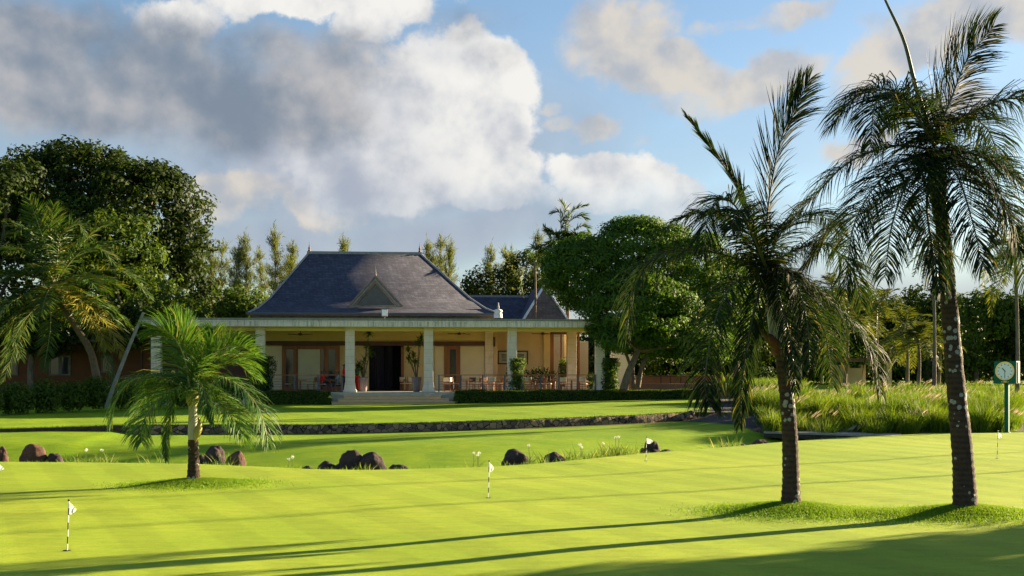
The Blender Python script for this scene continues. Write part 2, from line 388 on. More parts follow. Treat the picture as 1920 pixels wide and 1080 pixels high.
def broadleaf(name, label, ells, trunks, leafm, group=None, nl=300, lump=.8, per=45, leaf=.16, seed=1, inner=.12, barkm=None, flat=.75, cat='tree', base=None):
    rg = np.random.default_rng(seed)
    b = base or (trunks[0][0][0] if trunks else ells[0][:3]); b = Vector(b)
    t = thing(name, label, cat, b, group=group)
    if trunks:
        mb = MB()
        for pts, r0, r1 in trunks:
            c = catmull([Vector(p)-b for p in pts], 12); mb.tube(c, np.linspace(r0, r1, 12), 9)
            # limbs from the top of the trunk into the crown
            for e in ells:
                tgt = np.array(e[:3])-np.array(b)
                st = c[-3]; mid = (st+tgt)/2+rg.normal(size=3)*.25
                mb.tube(catmull([st, mid, tgt, tgt+rg.normal(size=3)*e[5]*.4], 8), np.linspace(r1*.7, r1*.12, 8), 6)
        mb.build('trunk', barkm or M_bark, t)
    P, Nn = crown_pts(ells, nl, lump, per, rg, inner, flat)
    V, Q = leaves(P-np.array(b), Nn, leaf*rg.uniform(.6, 1.25, len(P)), rg)
    npmesh('crown', V, Q, leafm, t)
    return t

def frond_geo(pts, L, n, rg, droop=.35, bias=(0, 0, 0), twist=0, wid=.045, r0=.035, open0=.9, open1=.35, curl=.12, start=.14, tipf=.30, jit=.10, ups=0.0, nseg=3):
    """one feather palm leaf: returns rachis (V,Q) and leaflets (V,Q)"""
    C = catmull(pts, 26); T = nrm(np.gradient(C, axis=0)); up = np.array([0, 0, 1.])
    S = np.cross(T, up)
    bad = np.linalg.norm(S, axis=1) < .35
    ref = S[~bad].mean(0) if (~bad).any() else np.array([1, 0, 0.])
    S[bad] = S[bad]*.3+nrm(ref)*.7; S = S - T*(S*T).sum(1, keepdims=True); S = nrm(S)
    Nv = np.cross(S, T); a = R(twist); S, Nv = S*math.cos(a)+Nv*math.sin(a), Nv*math.cos(a)-S*math.sin(a)
    rad = np.linspace(r0, r0*.14, 26)[:, None]
    ring = np.stack([C+S*rad*1.25, C+Nv*rad*.6, C-S*rad*1.25, C-Nv*rad], 1).reshape(-1, 3)
    RQ = np.array([(i*4+k, i*4+(k+1) % 4, (i+1)*4+(k+1) % 4, (i+1)*4+k) for i in range(25) for k in range(4)])
    s = np.tile(start+(1-start)*(np.arange(n)+.5)/n, 2)+rg.normal(size=2*n)*.3/n; s = np.clip(s, 0, .999); sg = np.repeat([1., -1.], n)[:, None]
    f = s*25; i0 = np.minimum(f.astype(int), 24); u = (f-i0)[:, None]
    def at(A): return A[i0]*(1-u)+A[i0+1]*u
    p, t_, s_, n_ = at(C), nrm(at(T)), nrm(at(S)), nrm(at(Nv))
    x = (s-start)/(1-start)
    s_ = nrm(s_+np.sin(s*61+rg.uniform(0, 6))[:, None]*t_*.10)
    ln = L*np.minimum(1, .45+x*2.2)*(1-(1-tipf)*np.clip((x-.45)/.55, 0, 1)**1.6)*rg.uniform(.82, 1.08, 2*n)
    ang = (open0+(open1-open0)*x)[:, None]*(1+rg.normal(size=(2*n, 1))*jit)*math.pi/2
    d = nrm(s_*sg*np.sin(ang)+t_*np.cos(ang)+n_*(curl+np.sin(s*47+rg.uniform(0, 6))[:, None]*.12+rg.normal(size=(2*n, 1))*jit)+np.array([0, 0, ups])+rg.normal(size=(2*n, 3))*jit*.5)
    w = nrm(t_-d*(t_*d).sum(1, keepdims=True)+n_*rg.normal(size=(2*n, 1))*.35)
    rows = []; q = p.copy(); wf = [.55, 1, .8, .08] if nseg == 3 else [.6, 1, .08]
    for k in range(nseg+1):
        ww = w*wid*.5*wf[k]; rows += [q-ww, q+ww]
        q = q+d*(ln/nseg)[:, None]; d = nrm(d+np.array([0, 0, -1.])*droop*(k+1)*.75*rg.uniform(.6, 1.3, (2*n, 1))+np.array(bias))
    LV = np.stack(rows, 1); m = 2*(nseg+1); LV = LV.reshape(-1, 3)
    o = np.arange(2*n)[:, None]*m
    LQ = np.concatenate([np.stack([o[:, 0]+2*k, o[:, 0]+2*k+1, o[:, 0]+2*k+3, o[:, 0]+2*k+2], 1) for k in range(nseg)])
    return ring, RQ, LV, LQ
def frond_obj(name, geos, org, leafm, ribm, parent):
    V = []; Q = []; mi = []; b = 0
    for rv, rq, lv, lq in geos:
        V += [rv, lv]; Q += [rq+b, lq+b+len(rv)]; mi += [np.ones(len(rq)), np.zeros(len(lq))]; b += len(rv)+len(lv)
    return npmesh(name, np.concatenate(V)-np.array(org), np.concatenate(Q), [leafm, ribm], parent, np.concatenate(mi).astype(int))
M_rib = mat('palm_rib', (.20, .22, .06), (.30, .28, .10), rough=.5)
M_ribdark = mat('dark_palm_rib', (.05, .065, .03), (.09, .09, .045), rough=.5)
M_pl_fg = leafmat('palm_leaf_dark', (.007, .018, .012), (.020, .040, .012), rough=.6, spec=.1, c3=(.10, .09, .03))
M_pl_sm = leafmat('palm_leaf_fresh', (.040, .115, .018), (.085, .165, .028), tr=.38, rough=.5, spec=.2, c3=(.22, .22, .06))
M_pl_co = leafmat('coconut_leaf', (.024, .062, .012), (.060, .105, .014), tr=.36, rough=.5, spec=.2, c3=(.14, .13, .02))
M_pl_ye = leafmat('yellowing_leaf', (.13, .14, .015), (.22, .18, .02), tr=.4, rough=.45)
M_pl_far = leafmat('far_palm_leaf', (.045, .075, .016), (.11, .12, .02), tr=.36, rough=.5)
M_dead = leafmat('dead_leaf', (.16, .10, .055), (.26, .19, .10), tr=.25, rough=.7)

def trunkmat():
    def lich(n, t, col):
        v = n.n('ShaderNodeTexVoronoi', ins={'Vector': t, 'Scale': 9.0}); v2 = n.noise(t, 30, 3)
        patch = n.noise(t, 1.2, 2)
        msk = n.math('LESS_THAN', n.math('ADD', v.outputs['Distance'], n.math('MULTIPLY', v2, .25)), n.math('MULTIPLY', n.ramp(patch, .36, .58), .52))
        ring = n.n('ShaderNodeTexWave', bands_direction='Z', ins={'Vector': t, 'Scale': 3.2, 'Distortion': 1.5, 'Detail': 2})
        c = n.mix(n.math('MULTIPLY', ring.outputs[1], .4), col, (.11, .07, .045))
        return n.mix(n.math('MULTIPLY', msk, .8), c, (.42, .43, .40))
    return mat('palm_trunk', (.030, .021, .018), (.065, .042, .028), scale=7, rough=.9, bump=1.0, bscale=22, extra=lich)
M_ptr = trunkmat()
def ringed(pts, radii, n=60, k=14, amp=.06, per=.13, seed=0, smooth=True):
    rg = np.random.default_rng(seed)
    C = catmull(pts, n); r = np.interp(np.linspace(0, 1, n), np.linspace(0, 1, len(radii)), radii)
    z = np.cumsum(np.r_[0, np.linalg.norm(np.diff(C, axis=0), axis=1)])
    r = r*(1+amp*(((z/per) % 1)-.5)*2*rg.uniform(.5, 1.2, n)); mb = MB(); mb.tube(C, r, k); return mb

# ------------------------------------------------------------------ clubhouse
TH = R(5.5); AO = W(655, 757, 77.0)
A0 = Vector((AO.x, AO.y, 0)); cT, sT = math.cos(TH), math.sin(TH)
def loc(px, py, v):
    a, b = (px-CX)/F, -(py-HY)/F
    t = (v-sT*A0.x+cT*A0.y)/(-sT*a+cT)
    return ((t*a-A0.x)*cT+(t-A0.y)*sT, CH+b*t)        # along the facade, height
def U(px, v): return loc(px, HY, v)[0]
def Z(px, py, v): return loc(px, py, v)[1]
def LW(u, v, z=0): return Vector((A0.x+u*cT-v*sT, A0.y+u*sT+v*cT, z))
ZF = Z(730, 735, 0)                                      # terrace floor
ZS = Z(700, 614, 0)                                      # underside of the fascia
ZC = ZS+.02
M_stone = mat('pale_stone', (.50, .47, .38), (.42, .39, .30), scale=2.5, rough=.8, bump=.25)
def blockx(n, t, col):
    s = n.n('ShaderNodeSeparateXYZ', ins={0: t}); fr = n.math('FRACT', n.math('MULTIPLY', s.outputs[2], 2.3))
    j = n.math('LESS_THAN', fr, .05); c = n.mix(n.math('MULTIPLY', j, .35), col, (.18, .16, .12))
    dirt = n.ramp(n.noise(n.n('ShaderNodeMapping', ins={0: t, 'Scale': (3, 3, .4)}).outputs[0], 2, 5), .5, .8)
    return n.mix(n.math('MULTIPLY', dirt, .25), c, (.16, .15, .11))
M_col = mat('column_stone', (.80, .69, .58), (.72, .60, .49), scale=2.5, rough=.8, bump=.2, extra=blockx)
def streaky(n, t, col):
    s = n.noise(n.n('ShaderNodeMapping', ins={0: t, 'Scale': (5, 5, .25)}).outputs[0], 2, 5, .7)
    big = n.noise(t, .16, 2)
    return n.mix(n.math('MULTIPLY', n.ramp(s, .42, .7), n.ramp(big, .38, .62, .25, .85)), col, (.13, .14, .12))
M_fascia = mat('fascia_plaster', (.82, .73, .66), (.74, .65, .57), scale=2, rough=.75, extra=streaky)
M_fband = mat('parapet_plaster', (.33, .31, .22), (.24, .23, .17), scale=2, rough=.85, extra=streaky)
M_ceil = mat('ceiling_plaster', (.74, .58, .24), (.68, .52, .21), scale=1, rough=.8)
M_wall = mat('ochre_wall', (.74, .55, .27), (.66, .48, .23), scale=1.2, rough=.85, bump=.1)
M_cream = mat('cream_panel', (.80, .68, .46), (.74, .62, .41), scale=1, rough=.7)
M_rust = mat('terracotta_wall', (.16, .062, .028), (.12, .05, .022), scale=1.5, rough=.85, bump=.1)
M_wood = mat('door_wood', (.34, .135, .05), (.24, .09, .035), scale=8, rough=.5, stretch=(1, 1, .1))
M_dkwood = mat('dark_timber', (.13, .055, .045), (.09, .04, .035), scale=6, rough=.5, stretch=(.2, 1, 1))
M_glass = mat('dark_glass', (.030, .036, .045), (.02, .024, .03), rough=.08, spec=.6)
M_gldoor = mat('blind_glass', (.46, .43, .29), (.40, .37, .25), scale=.8, rough=.15, spec=.5)
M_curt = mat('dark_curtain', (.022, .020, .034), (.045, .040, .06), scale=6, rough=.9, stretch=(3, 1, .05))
def shingle(name, c1, c2):
    m = bpy.data.materials.new(name); m.use_nodes = True; n = NT(m.node_tree)
    t = n.n('ShaderNodeTexCoord').outputs['Object']; s = n.n('ShaderNodeSeparateXYZ', ins={0: t})
    u = n.math('ADD', s.outputs[0], n.math('MULTIPLY', s.outputs[1], .9))
    v = n.n('ShaderNodeCombineXYZ', ins={0: u, 1: n.math('MULTIPLY', s.outputs[2], 1.35)}).outputs[0]
    b = n.n('ShaderNodeTexBrick', ins={'Vector': v, 'Color1': rgb(c1), 'Color2': rgb(c2), 'Mortar': (.02, .018, .024, 1), 'Scale': 1.0, 'Mortar Size': .012, 'Mortar Smooth': .3, 'Bias': -.1, 'Brick Width': .26, 'Row Height': .17})
    b.offset = .5
    col = n.mix(n.ramp(n.noise(t, 1.3, 6, .7), .35, .7), b.outputs[0], tuple(x*.62 for x in c1))
    col = n.mix(n.math('MULTIPLY', n.ramp(n.noise(t, 14, 2), .62, .72), .5), col, (.22, .20, .22))
    p = n.n('ShaderNodeBsdfPrincipled', ins={'Base Color': col, 'Roughness': .75, 'Specular IOR Level': .3})
    bp = n.n('ShaderNodeBump', ins={'Strength': .3, 'Distance': .03, 'Height': n.math('ADD', n.math('MULTIPLY', b.outputs[1], -1.0), n.noise(t, 20, 3))})
    n.put(p, 'Normal', bp.outputs[0]); n.n('ShaderNodeOutputMaterial', ins={0: p.outputs[0]}); return m
M_roof = shingle('slate_shingle', (.062, .064, .094), (.115, .118, .160))
M_roofb = shingle('brown_shingle', (.16, .115, .095), (.24, .18, .14))
M_grey = mat('grey_board', (.13, .13, .13), (.10, .10, .105), scale=3, rough=.7)
M_trim = mat('weathered_trim', (.26, .23, .19), (.17, .15, .13), scale=4, rough=.8)
M_lead = mat('lead_grey', (.30, .30, .31), (.22, .22, .24), scale=5, rough=.6)
M_steel = mat('painted_steel', (.10, .11, .15), (.08, .09, .12), rough=.45)
M_white = mat('white_paint', (.78, .78, .76), (.7, .7, .69), rough=.5)

club = thing('clubhouse', 'single storey clubhouse with hipped slate roof and deep columned verandah', 'building', (A0.x, A0.y, 0), TH)
uL, uR = U(272, -.5), U(1142, -.5)
VB = 5.6                                                  # depth of the verandah
mb = MB(); mb.box(uL+.5, U(1150, .4), -.35, VB+12, .2, ZF-.0)
mb.build('terrace_floor', M_stone, club, bevel=.02)
mb = MB(); mb.box(uL+.52, U(1150, .4)-.02, -.38, -.352, ZF-.20, ZF-.035); mb.build('floor_edge', M_white if False else M_stone, club)
M_step = mat('warm_step', (.68, .48, .26), (.60, .42, .23), scale=3, rough=.8)
# entrance steps
stp = [(622, 858, 757, 751.5), (634, 842, 751.5, 745.5), (645, 827, 745.5, 740.5)]
z0 = .25
for i, (a, b, y1, y0) in enumerate(stp):
    mb = MB(); v = -.36-.36*(3-i); zt = ZF-.19*(3-i)+.0
    mb.box(U(a, v), U(b, v), v, v+.36 if i < 2 else -.352, z0, zt-.04); mb.box(U(a, v)-.03, U(b, v)+.03, v-.05, v+.36 if i < 2 else -.352, zt-.037, zt)
    mb.build('step', M_step, club, bevel=.01)
# columns
def column(u, v, w, ztop_, m=M_col, plinth=True):
    mb = MB()
    if plinth:
        mb.box(u-w*.72, u+w*.72, v-w*.22, v+w*1.22, ZF, ZF+.12); mb.taper(u, v+w*.5, ZF+.123, ZF+.62, w*1.32, w*1.32, w*1.02, w*1.02)
        mb.box(u-w/2, u+w/2, v, v+w, ZF+.623, ztop_-.14)
        mb.box(u-w*.56, u+w*.56, v-w*.06, v+w*1.06, ztop_-.137, ztop_-.003)
    else: mb.box(u-w/2, u+w/2, v, v+w, ZF, ztop_-.003)
    return mb.build('column', m, club, bevel=.015)
for px in (292, 487.5, 656, 803.5, 960.5, 1126): column(U(px, .0), 0, .58, ZS)
column(U(1072, 5.2), 5.0, .62, ZS, plinth=False)
# flat verandah roof: fascia, parapet band, ceiling
mb = MB(); mb.box(uL, uR, -.60, 3.05, ZS+.0, Z(700, 604, -.6)); mb.build('ceiling', M_ceil, club)
zf1 = Z(700, 603.5, -.68); zf2 = Z(700, 597, -.68)
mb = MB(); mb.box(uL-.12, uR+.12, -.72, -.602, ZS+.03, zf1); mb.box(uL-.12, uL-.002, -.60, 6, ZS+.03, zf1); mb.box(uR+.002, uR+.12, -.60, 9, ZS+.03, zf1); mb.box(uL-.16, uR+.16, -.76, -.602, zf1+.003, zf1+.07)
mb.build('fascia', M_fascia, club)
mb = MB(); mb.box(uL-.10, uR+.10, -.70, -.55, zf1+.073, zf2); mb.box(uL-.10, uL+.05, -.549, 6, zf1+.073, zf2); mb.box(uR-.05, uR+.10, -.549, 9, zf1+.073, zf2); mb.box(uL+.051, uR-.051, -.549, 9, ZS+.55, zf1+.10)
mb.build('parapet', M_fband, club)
mb = MB(); mb.box(uL, uR, 3.06, 9, ZS+.01, ZS+.5); mb.build('ceiling', M_ceil, club)
mb = MB(); mb.box(uL+.02, uR-.02, .12, .45, ZS-.22, ZS-.005); mb.build('beam', M_ceil, club)
# rear wall of the verandah
def rect(name, px0, px1, py0, py1, v, th, m, parent=club, bevel=0):
    mb = MB(); z_a = Z((px0+px1)/2, py1, v) if py1 is not None else ZF+.002
    mb.box(U(px0, v), U(px1, v), v, v+th, z_a, Z((px0+px1)/2, py0, v)); return mb.build(name, m, parent, bevel=bevel)
v = VB; ZC_ = ZS+.0
def wallseg(px0, px1, m=M_wall, y0=None, v=VB, th=.3, py1=None):
    mb = MB(); mb.box(U(px0, v), U(px1, v), v, v+th, ZF+.002 if py1 is None else Z(px0, py1, v), ZC_-.003 if y0 is None else Z(px0, y0, v)); return mb.build('wall', m, club)
mb = MB(); uo0, uo1 = U(692, v), U(757, v)
mb.box(U(270, v), U(529, v), v, v+.3, ZF+.002, ZC_-.004); mb.box(U(529, v), U(926, v), v, v+.3, Z(700, 648, v), ZC_-.004)
mb.box(U(634, v), U(692, v), v+.05, v+.3, ZF+.002, Z(700, 648, v)); mb.box(U(757, v), U(833, v), v+.02, v+.3, ZF+.002, Z(700, 648, v)); mb.box(U(862, v), U(926, v), v, v+.3, ZF+.002, Z(700, 648, v))
mb.build('wall', M_wall, club)
mb = MB(); mb.box(U(296, v), U(484, v), v-.06, v-.002, ZF+.003, ZC_-.5); mb.build('dark_recess_panel', M_dkwood, club)  # dark sheet added over the wall, its colour standing for a shaded recess
for a, b in ((499, 528), (816, 832), (863, 908)):
    rect('wall_panel', a, b, 650, 731, v-.03, .027, M_cream)
mb = MB(); mb.box(U(480, v-.12), U(926, v-.12), v-.14, v-.033, Z(700, 648, v-.12), Z(700, 640, v-.12)); mb.box(U(925, v), U(927.5, v), v-.5, v-.02, Z(925, 650, v), Z(925, 632, v))
mb.build('door_head_beam', M_dkwood, club)
def door(px0, px1, g0, g1, top=648.2, gtop=655):
    mb = MB(); vz = v-.02; zt = Z(px0, top, vz)
    mb.box(U(px0, vz), U(g0, vz), vz-.05, vz+.1, ZF+.002, zt); mb.box(U(g1, vz), U(px1, vz), vz-.05, vz+.1, ZF+.002, zt)
    mb.box(U(g0, vz)+.001, U(g1, vz)-.001, vz-.05, vz+.1, Z(px0, gtop, vz), zt); mb.box(U(g0, vz)+.001, U(g1, vz)-.001, vz-.05, vz+.1, ZF+.002, ZF+.25)
    d = mb.build('door', M_wood, club)
    m2 = MB(); m2.box(U(g0, vz)+.002, U(g1, vz)-.002, vz+.02, vz+.05, ZF+.252, Z(px0, gtop, vz)-.002); m2.build('pane', M_glass, d)
    return d
door(529, 556.5, 536.5, 550.5); door(608, 637, 615.5, 628.5); door(833, 863, 843.5, 855)
w = rect('window', 557, 607.8, 648.2, 731, v+.0, .06, M_wood)
rect('pane', 559, 600, 655, 730, v-.006, .004, M_gldoor, w); rect('pane', 601.5, 607, 655, 730, v-.006, .004, M_glass, w)
# dark opening with drawn curtains
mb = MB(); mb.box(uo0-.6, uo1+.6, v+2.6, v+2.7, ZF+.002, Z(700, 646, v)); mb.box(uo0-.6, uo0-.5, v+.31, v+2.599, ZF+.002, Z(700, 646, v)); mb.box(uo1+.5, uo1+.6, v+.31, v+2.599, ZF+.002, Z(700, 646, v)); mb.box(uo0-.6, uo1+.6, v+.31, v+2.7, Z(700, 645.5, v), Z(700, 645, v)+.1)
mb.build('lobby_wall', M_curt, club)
def curtain(u0, u1, y, folds):
    n_ = folds*8; zt = Z(700, 648.5, v); V = []
    for i in range(n_+1):
        x = u0+(u1-u0)*i/n_; yy = y+.06*math.sin(2*math.pi*i/8)+.02*math.sin(i*.7)
        V += [(x, yy, ZF+.03), (x, yy, zt)]
    return npmesh('curtain', V, [(2*i, 2*i+1, 2*i+3, 2*i+2) for i in range(n_)], M_curt, club, smooth=True)
curtain(uo0+.05, uo0+1.0, v+.42, 7); curtain(uo0+1.02, uo1-.75, v+.6, 6)
mb = MB(); mb.box(U(752, v), U(757, v), v-.06, v-.002, ZF+.002, Z(700, 650, v)); mb.build('door_frame', M_wood, club)
# pilaster and set-back wall on the right, with the open bay
mb = MB(); mb.box(U(909.5, v-.3), U(925, v-.3), v-.32, v-.002 if False else v-.035, ZF+.003, ZC_-.006); mb.build('pilaster', M_col, club)
VR = 7.6
M_warm = mat('peach_wall', (.78, .58, .36), (.70, .51, .31), scale=1, rough=.85)
mb = MB(); mb.box(U(920, VR), U(1031, VR), VR, VR+.3, ZF+.003, ZC_+.0-.004); mb.box(U(926, v)+.002, U(926, v)+.25, v+.01, VR-.002, ZF+.003, ZC_-.004); mb.build('wall', M_warm, club)
mb = MB(); mb.box(U(1019, VR-.1), U(1031, VR-.1), VR-.25, VR-.003, ZF+.003, ZC_-.01); mb.build('pilaster', M_wall, club)
mb = MB(); zz = Z(1030, 627, VR)
mb.box(U(1031.5, VR), U(1038, VR), VR-.05, VR+.2, ZF+.003, zz); mb.box(U(1051, VR), U(1053.5, VR), VR-.05, VR+.2, ZF+.003, zz); mb.build('door_frame', M_wood, club)
mb = MB(); mb.box(U(1031.5, VR), U(1064, VR), VR-.30, VR+.2, zz+.003, Z(1030, 623, VR)); mb.build('door_head_beam', M_dkwood, club)
mb = MB(); mb.box(U(1031, 10.4), U(1058, 10.4), 10.4, 10.6, ZF+.003, ZC_-.3); mb.box(U(1084, 10.4), U(1103, 10.4), 10.4, 10.6, ZF+.003, Z(1090, 640, 10.4)); mb.build('wall', M_cream, club)
rect('wall_light', 1043.5, 1046.5, 656, 662, 10.3, .09, M_white)
mb = MB(); mb.box(U(1084, 8), U(1087, 8), 8, 8.3, ZF+.003, ZS-.02); mb.build('post', M_wood, club)
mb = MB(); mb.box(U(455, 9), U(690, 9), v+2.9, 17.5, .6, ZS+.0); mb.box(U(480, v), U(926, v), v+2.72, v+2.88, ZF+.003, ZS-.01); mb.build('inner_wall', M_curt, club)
# main roof: bell-cast hip
zE = Z(700, 588, 3.1); zR = Z(684, 474.5, 10.5)
e0, e1 = U(465, 3.1), U(936, 3.1); r0, r1 = U(580, 10.5), U(787, 10.5); vF, vK, vM = 3.1, 18.0, 10.5
def rringf(s):        # s 0 eave .. 1 ridge ; height profile flares outward at the foot
    h = {0: 0, .16: .085, .34: .24, 1: 1}[s]; 
    return (e0+(r0-e0)*s, e1+(r1-e1)*s, vF+(vM-vF)*s, vK+(vM-vK)*s, zE+(zR-zE)*h)
Lv = [rringf(s) for s in (0, .16, .34, 1)]; V = []
for a, b, c, d, z in Lv: V += [(a, c, z), (b, c, z), (b, d, z), (a, d, z)]
Q = [(4*i+k, 4*i+(k+1) % 4, 4*i+4+(k+1) % 4, 4*i+4+k) for i in range(3) for k in range(4)]
roof = npmesh('roof', V, Q, M_roof, club)
mb = MB(); mb.box(e0-.05, e1+.05, vF-.08, vF-.002, zE-.14, zE+.02); mb.box(e0+.25, e1-.25, vF+.35, vK-.35, zf1+.1, zE-.02); mb.build('eaves_wall', M_trim, club)
mb = MB(); mb.box(e0-.12, e1+.12, vF-.22, vF-.083, zE-.06, zE+.05); mb.build('gutter', M_steel, club)
mb = MB(); mb.box(r0-.15, r1+.15, vM-.16, vM+.16, zR-.10, zR+.09)
for s0, s1 in ((0, 1), (1, 2), (2, 3)):
    for iu, iv in ((0, 2), (1, 2)):
        pa = (Lv[s0][iu], Lv[s0][iv], Lv[s0][4]+.02); pb = (Lv[s1][iu], Lv[s1][iv], Lv[s1][4]+.02); mb.tube([pa, pb], .075, 6)
mb.build('ridge_cap', M_lead, roof)
M_finial = mat('rusty_finial', (.12, .06, .04), (.08, .05, .05), rough=.6)
def finial(u, vv, z, h, m, s=1.0):
    mb = MB(); mb.lathe([(.09*s, 0), (.10*s, .12*h), (.05*s, .2*h), (.085*s, .30*h), (.085*s, .34*h), (.035*s, .42*h), (.05*s, .5*h), (.02*s, .6*h), (.004, h)], 10, (u, vv, z)); return mb.build('finial', m, roof)
finial(r0, vM, zR+.08, .75, M_finial); finial(r1, vM, zR+.08, .8, M_finial)
# gabled dormer
vd = 4.6; ax, az_ = loc(704, 516, vd); bl, bz = loc(652, 573.5, vd); br, _ = loc(756, 573.5, vd)
bz = Z(704, 574, vd)
def gab(k, y): 
    cx_, cz_ = ax, bz; return [(cx_+(bl-cx_)*k, bz), (cx_+(br-cx_)*k, bz), (cx_, bz+(az_-bz)*k)]
mb = MB(); g = gab(1, 0)
def roofslab(mb, k, th, y0, y1):
    for sx in (bl, br):
        p0 = (ax+(sx-ax)*k, bz); p1 = (ax, bz+(az_-bz)*k); q1 = (ax, p1[1]-th); q0 = (ax+(sx-ax)*(k-th/(az_-bz)), bz)
        pts = [p0, p1, q1, q0] if sx == bl else [p0, q0, q1, p1]
        mb.prism(pts, y0, y1)
roofslab(mb, 1.0, .16, vd-.18, vd+4.5); dm = mb.build('dormer', M_trim, club)
mb = MB(); roofslab(mb, .90, .14, vd-.10, vd+.25); mb.build('bargeboard', M_lead, dm)
mb = MB(); roofslab(mb, .805, .10, vd-.02, vd+.25); mb.box(ax+(bl-ax)*.95, ax+(br-ax)*.95, vd-.14, vd+.2, bz-.13, bz-.003); mb.build('bargeboard', M_trim, dm)
mb = MB(); mb.prism(gab(.73, 0), vd+.08, vd+.2); mb.build('gable_panel', M_grey, dm)
f = finial(ax, vd, az_-.05, .75, M_trim, .7); f.parent = dm
# floodlight on the parapet and vent on the right eave
t = thing('floodlight', 'pale square floodlight standing on the verandah roof below the dormer', 'floodlight', LW(U(721, 1.5), 1.5, 0))
t.rotation_euler = (0, 0, TH); zb = Z(721, 592, 1.5)
mb = MB(); mb.box(-.19, .19, -.08, .08, zb-.05, zb+.42); mb.build('housing', M_lead, t, bevel=.02)
mb = MB(); mb.box(-.16, .16, -.09, -.081, zb+.0, zb+.38); mb.build('lens', mat('floodlight_lens', (.75, .85, .9), (.7, .8, .88), rough=.1, spec=.6), t)
mb = MB(); mb.tube([(0, 0, zf1), (0, 0, zb-.05)], .03, 6); mb.build('bracket', M_steel, t)
t = thing('roof_vent', 'white weathered vent with domed collar and spike on the right end of the eaves', 'vent', LW(U(934, 2.2), 2.2, Z(934, 590, 2.2))); t.rotation_euler = (0, 0, TH)
mb = MB(); mb.lathe([(.28, -.2), (.28, .05), (.24, .06), (.24, .18), (.3, .2), (.26, .3), (.12, .36), (0, .37)], 14); mb.build('housing', M_white, t)
mb = MB(); mb.lathe([(.06, .36), (.09, .5), (.05, .6), (.05, .75), (.0, .8)], 8); mb.build('cap', M_lead, t)

# ------------------------------------------------------------------ verandah fans
def fan(px, py, v, label, rz):
    u, z = loc(px, py, v); t = thing('ceiling_fan', label, 'ceiling fan', LW(u, v, z), TH+rz, 'dark ceiling fans in the verandah')
    mb = MB(); mb.lathe([(0, -.08), (.11, -.06), (.14, 0), (.11, .07), (.03, .09), (.02, .1)], 14); mb.build('motor', M_dkwood, t)
    mb = MB(); mb.tube([(0, 0, .09), (0, 0, ZS-z-.004)], .02, 6); mb.build('rod', M_dkwood, t)
    for k in range(4):
        a = k*math.pi/2; mb = MB(); Mx = Matrix.Rotation(a, 4, 'Z') @ Matrix.Rotation(R(9), 4, 'X'); mb.box(.12, .78, -.065, .065, -.012, .012, Mx); mb.build('blade', M_dkwood, t)
fan(563, 627, 2.6, 'dark ceiling fan over the tables on the left of the entrance', .1); fan(861, 626, 2.6, 'dark ceiling fan hanging to the right of the entrance opening', .35)
fan(1018, 626, 2.6, 'dark ceiling fan nearest the right end of the verandah', .2)

# ------------------------------------------------------------------ railings
M_rail = mat('handrail_wood', (.40, .17, .08), (.30, .12, .06), scale=6, rough=.5)
def railing(posts, label, y=703):
    v = -.12; u0, u1 = U(posts[0], v), U(posts[-1], v); t = thing('railing', label, 'railing', LW(u0, v, ZF), TH); L_ = u1-u0; zt = Z(posts[0], y, v)-ZF
    mb = MB(); mb.box(-.1, L_+.1, -.05, .05, zt-.03, zt+.02); mb.build('handrail', M_rail, t, bevel=.01)
    for p in posts:
        u = U(p, v)-u0; mb = MB(); mb.box(u-.045, u+.045, -.04, .04, -.12, zt-.033); mb.build('post', M_steel, t)
    for k in range(5): mb = MB(); z = zt*(.16+.15*k); mb.tube([(0, 0, z), (L_, 0, z)], .010, 4); mb.build('cable', M_steel, t)
railing([508, 552, 596.5, 641], 'left verandah railing with brown handrail, grey posts and thin cables')
railing([823, 864, 905, 946, 979, 1014, 1048, 1082.5, 1116], 'right verandah railing with brown handrail and grey posts running past two leafy columns')

# ------------------------------------------------------------------ tables, chairs
M_chair = mat('chair_wood', (.36, .15, .06), (.26, .10, .045), scale=8, rough=.45)
M_cush = mat('cream_cushion', (.72, .62, .45), (.64, .54, .40), rough=.8); M_dark = mat('dark_cushion', (.05, .04, .045), rough=.8)
def mk_chair(name, label, backm, arms=False):
    t = thing(name, label, 'chair')
    mb = MB(); mb.box(-.23, .23, -.22, .22, .43, .46); mb.build('seat', M_chair, t, bevel=.01)
    mb = MB(); mb.box(-.21, .21, -.20, .20, .462, .51); mb.build('cushion', M_cush, t, bevel=.015)
    mb = MB(); mb.box(-.22, .22, .20, .24, .62, .92, Matrix.Rotation(R(-6), 4, 'X')); mb.build('backrest', backm, t, bevel=.02)
    for sx in (-.2, .2):
        mb = MB(); mb.tube([(sx, -.19, 0), (sx, -.19, .43)], .022, 6); mb.build('leg', M_chair, t)
        mb = MB(); mb.tube([(sx, .22, 0), (sx, .20, .45), (sx*1.02, .29, .93)], .022, 6); mb.build('leg', M_chair, t)
        if arms: mb = MB(); mb.box(sx-.03 if sx > 0 else sx-.03, sx+.03, -.2, .22, .64, .67); mb.tube([(sx, -.18, .44), (sx, -.18, .64)], .02, 6); mb.build('armrest', M_chair, t)
    return t
chs = {'cream': mk_chair('cafe_chair', '', M_cush), 'wood': mk_chair('cafe_chair', '', M_chair), 'dark': mk_chair('cafe_chair', '', M_dark), 'arm': mk_chair('armchair', '', M_cush, True)}
used = set()
def put_chair(kind, px, v, rz, label):
    src = chs[kind]; c = src if kind not in used else copy_tree(src); used.add(kind)
    c.location = LW(U(px, v), v, ZF+.002); c.rotation_euler = (0, 0, TH+R(rz)); c['label'] = label; c['group'] = 'chairs on the verandah'
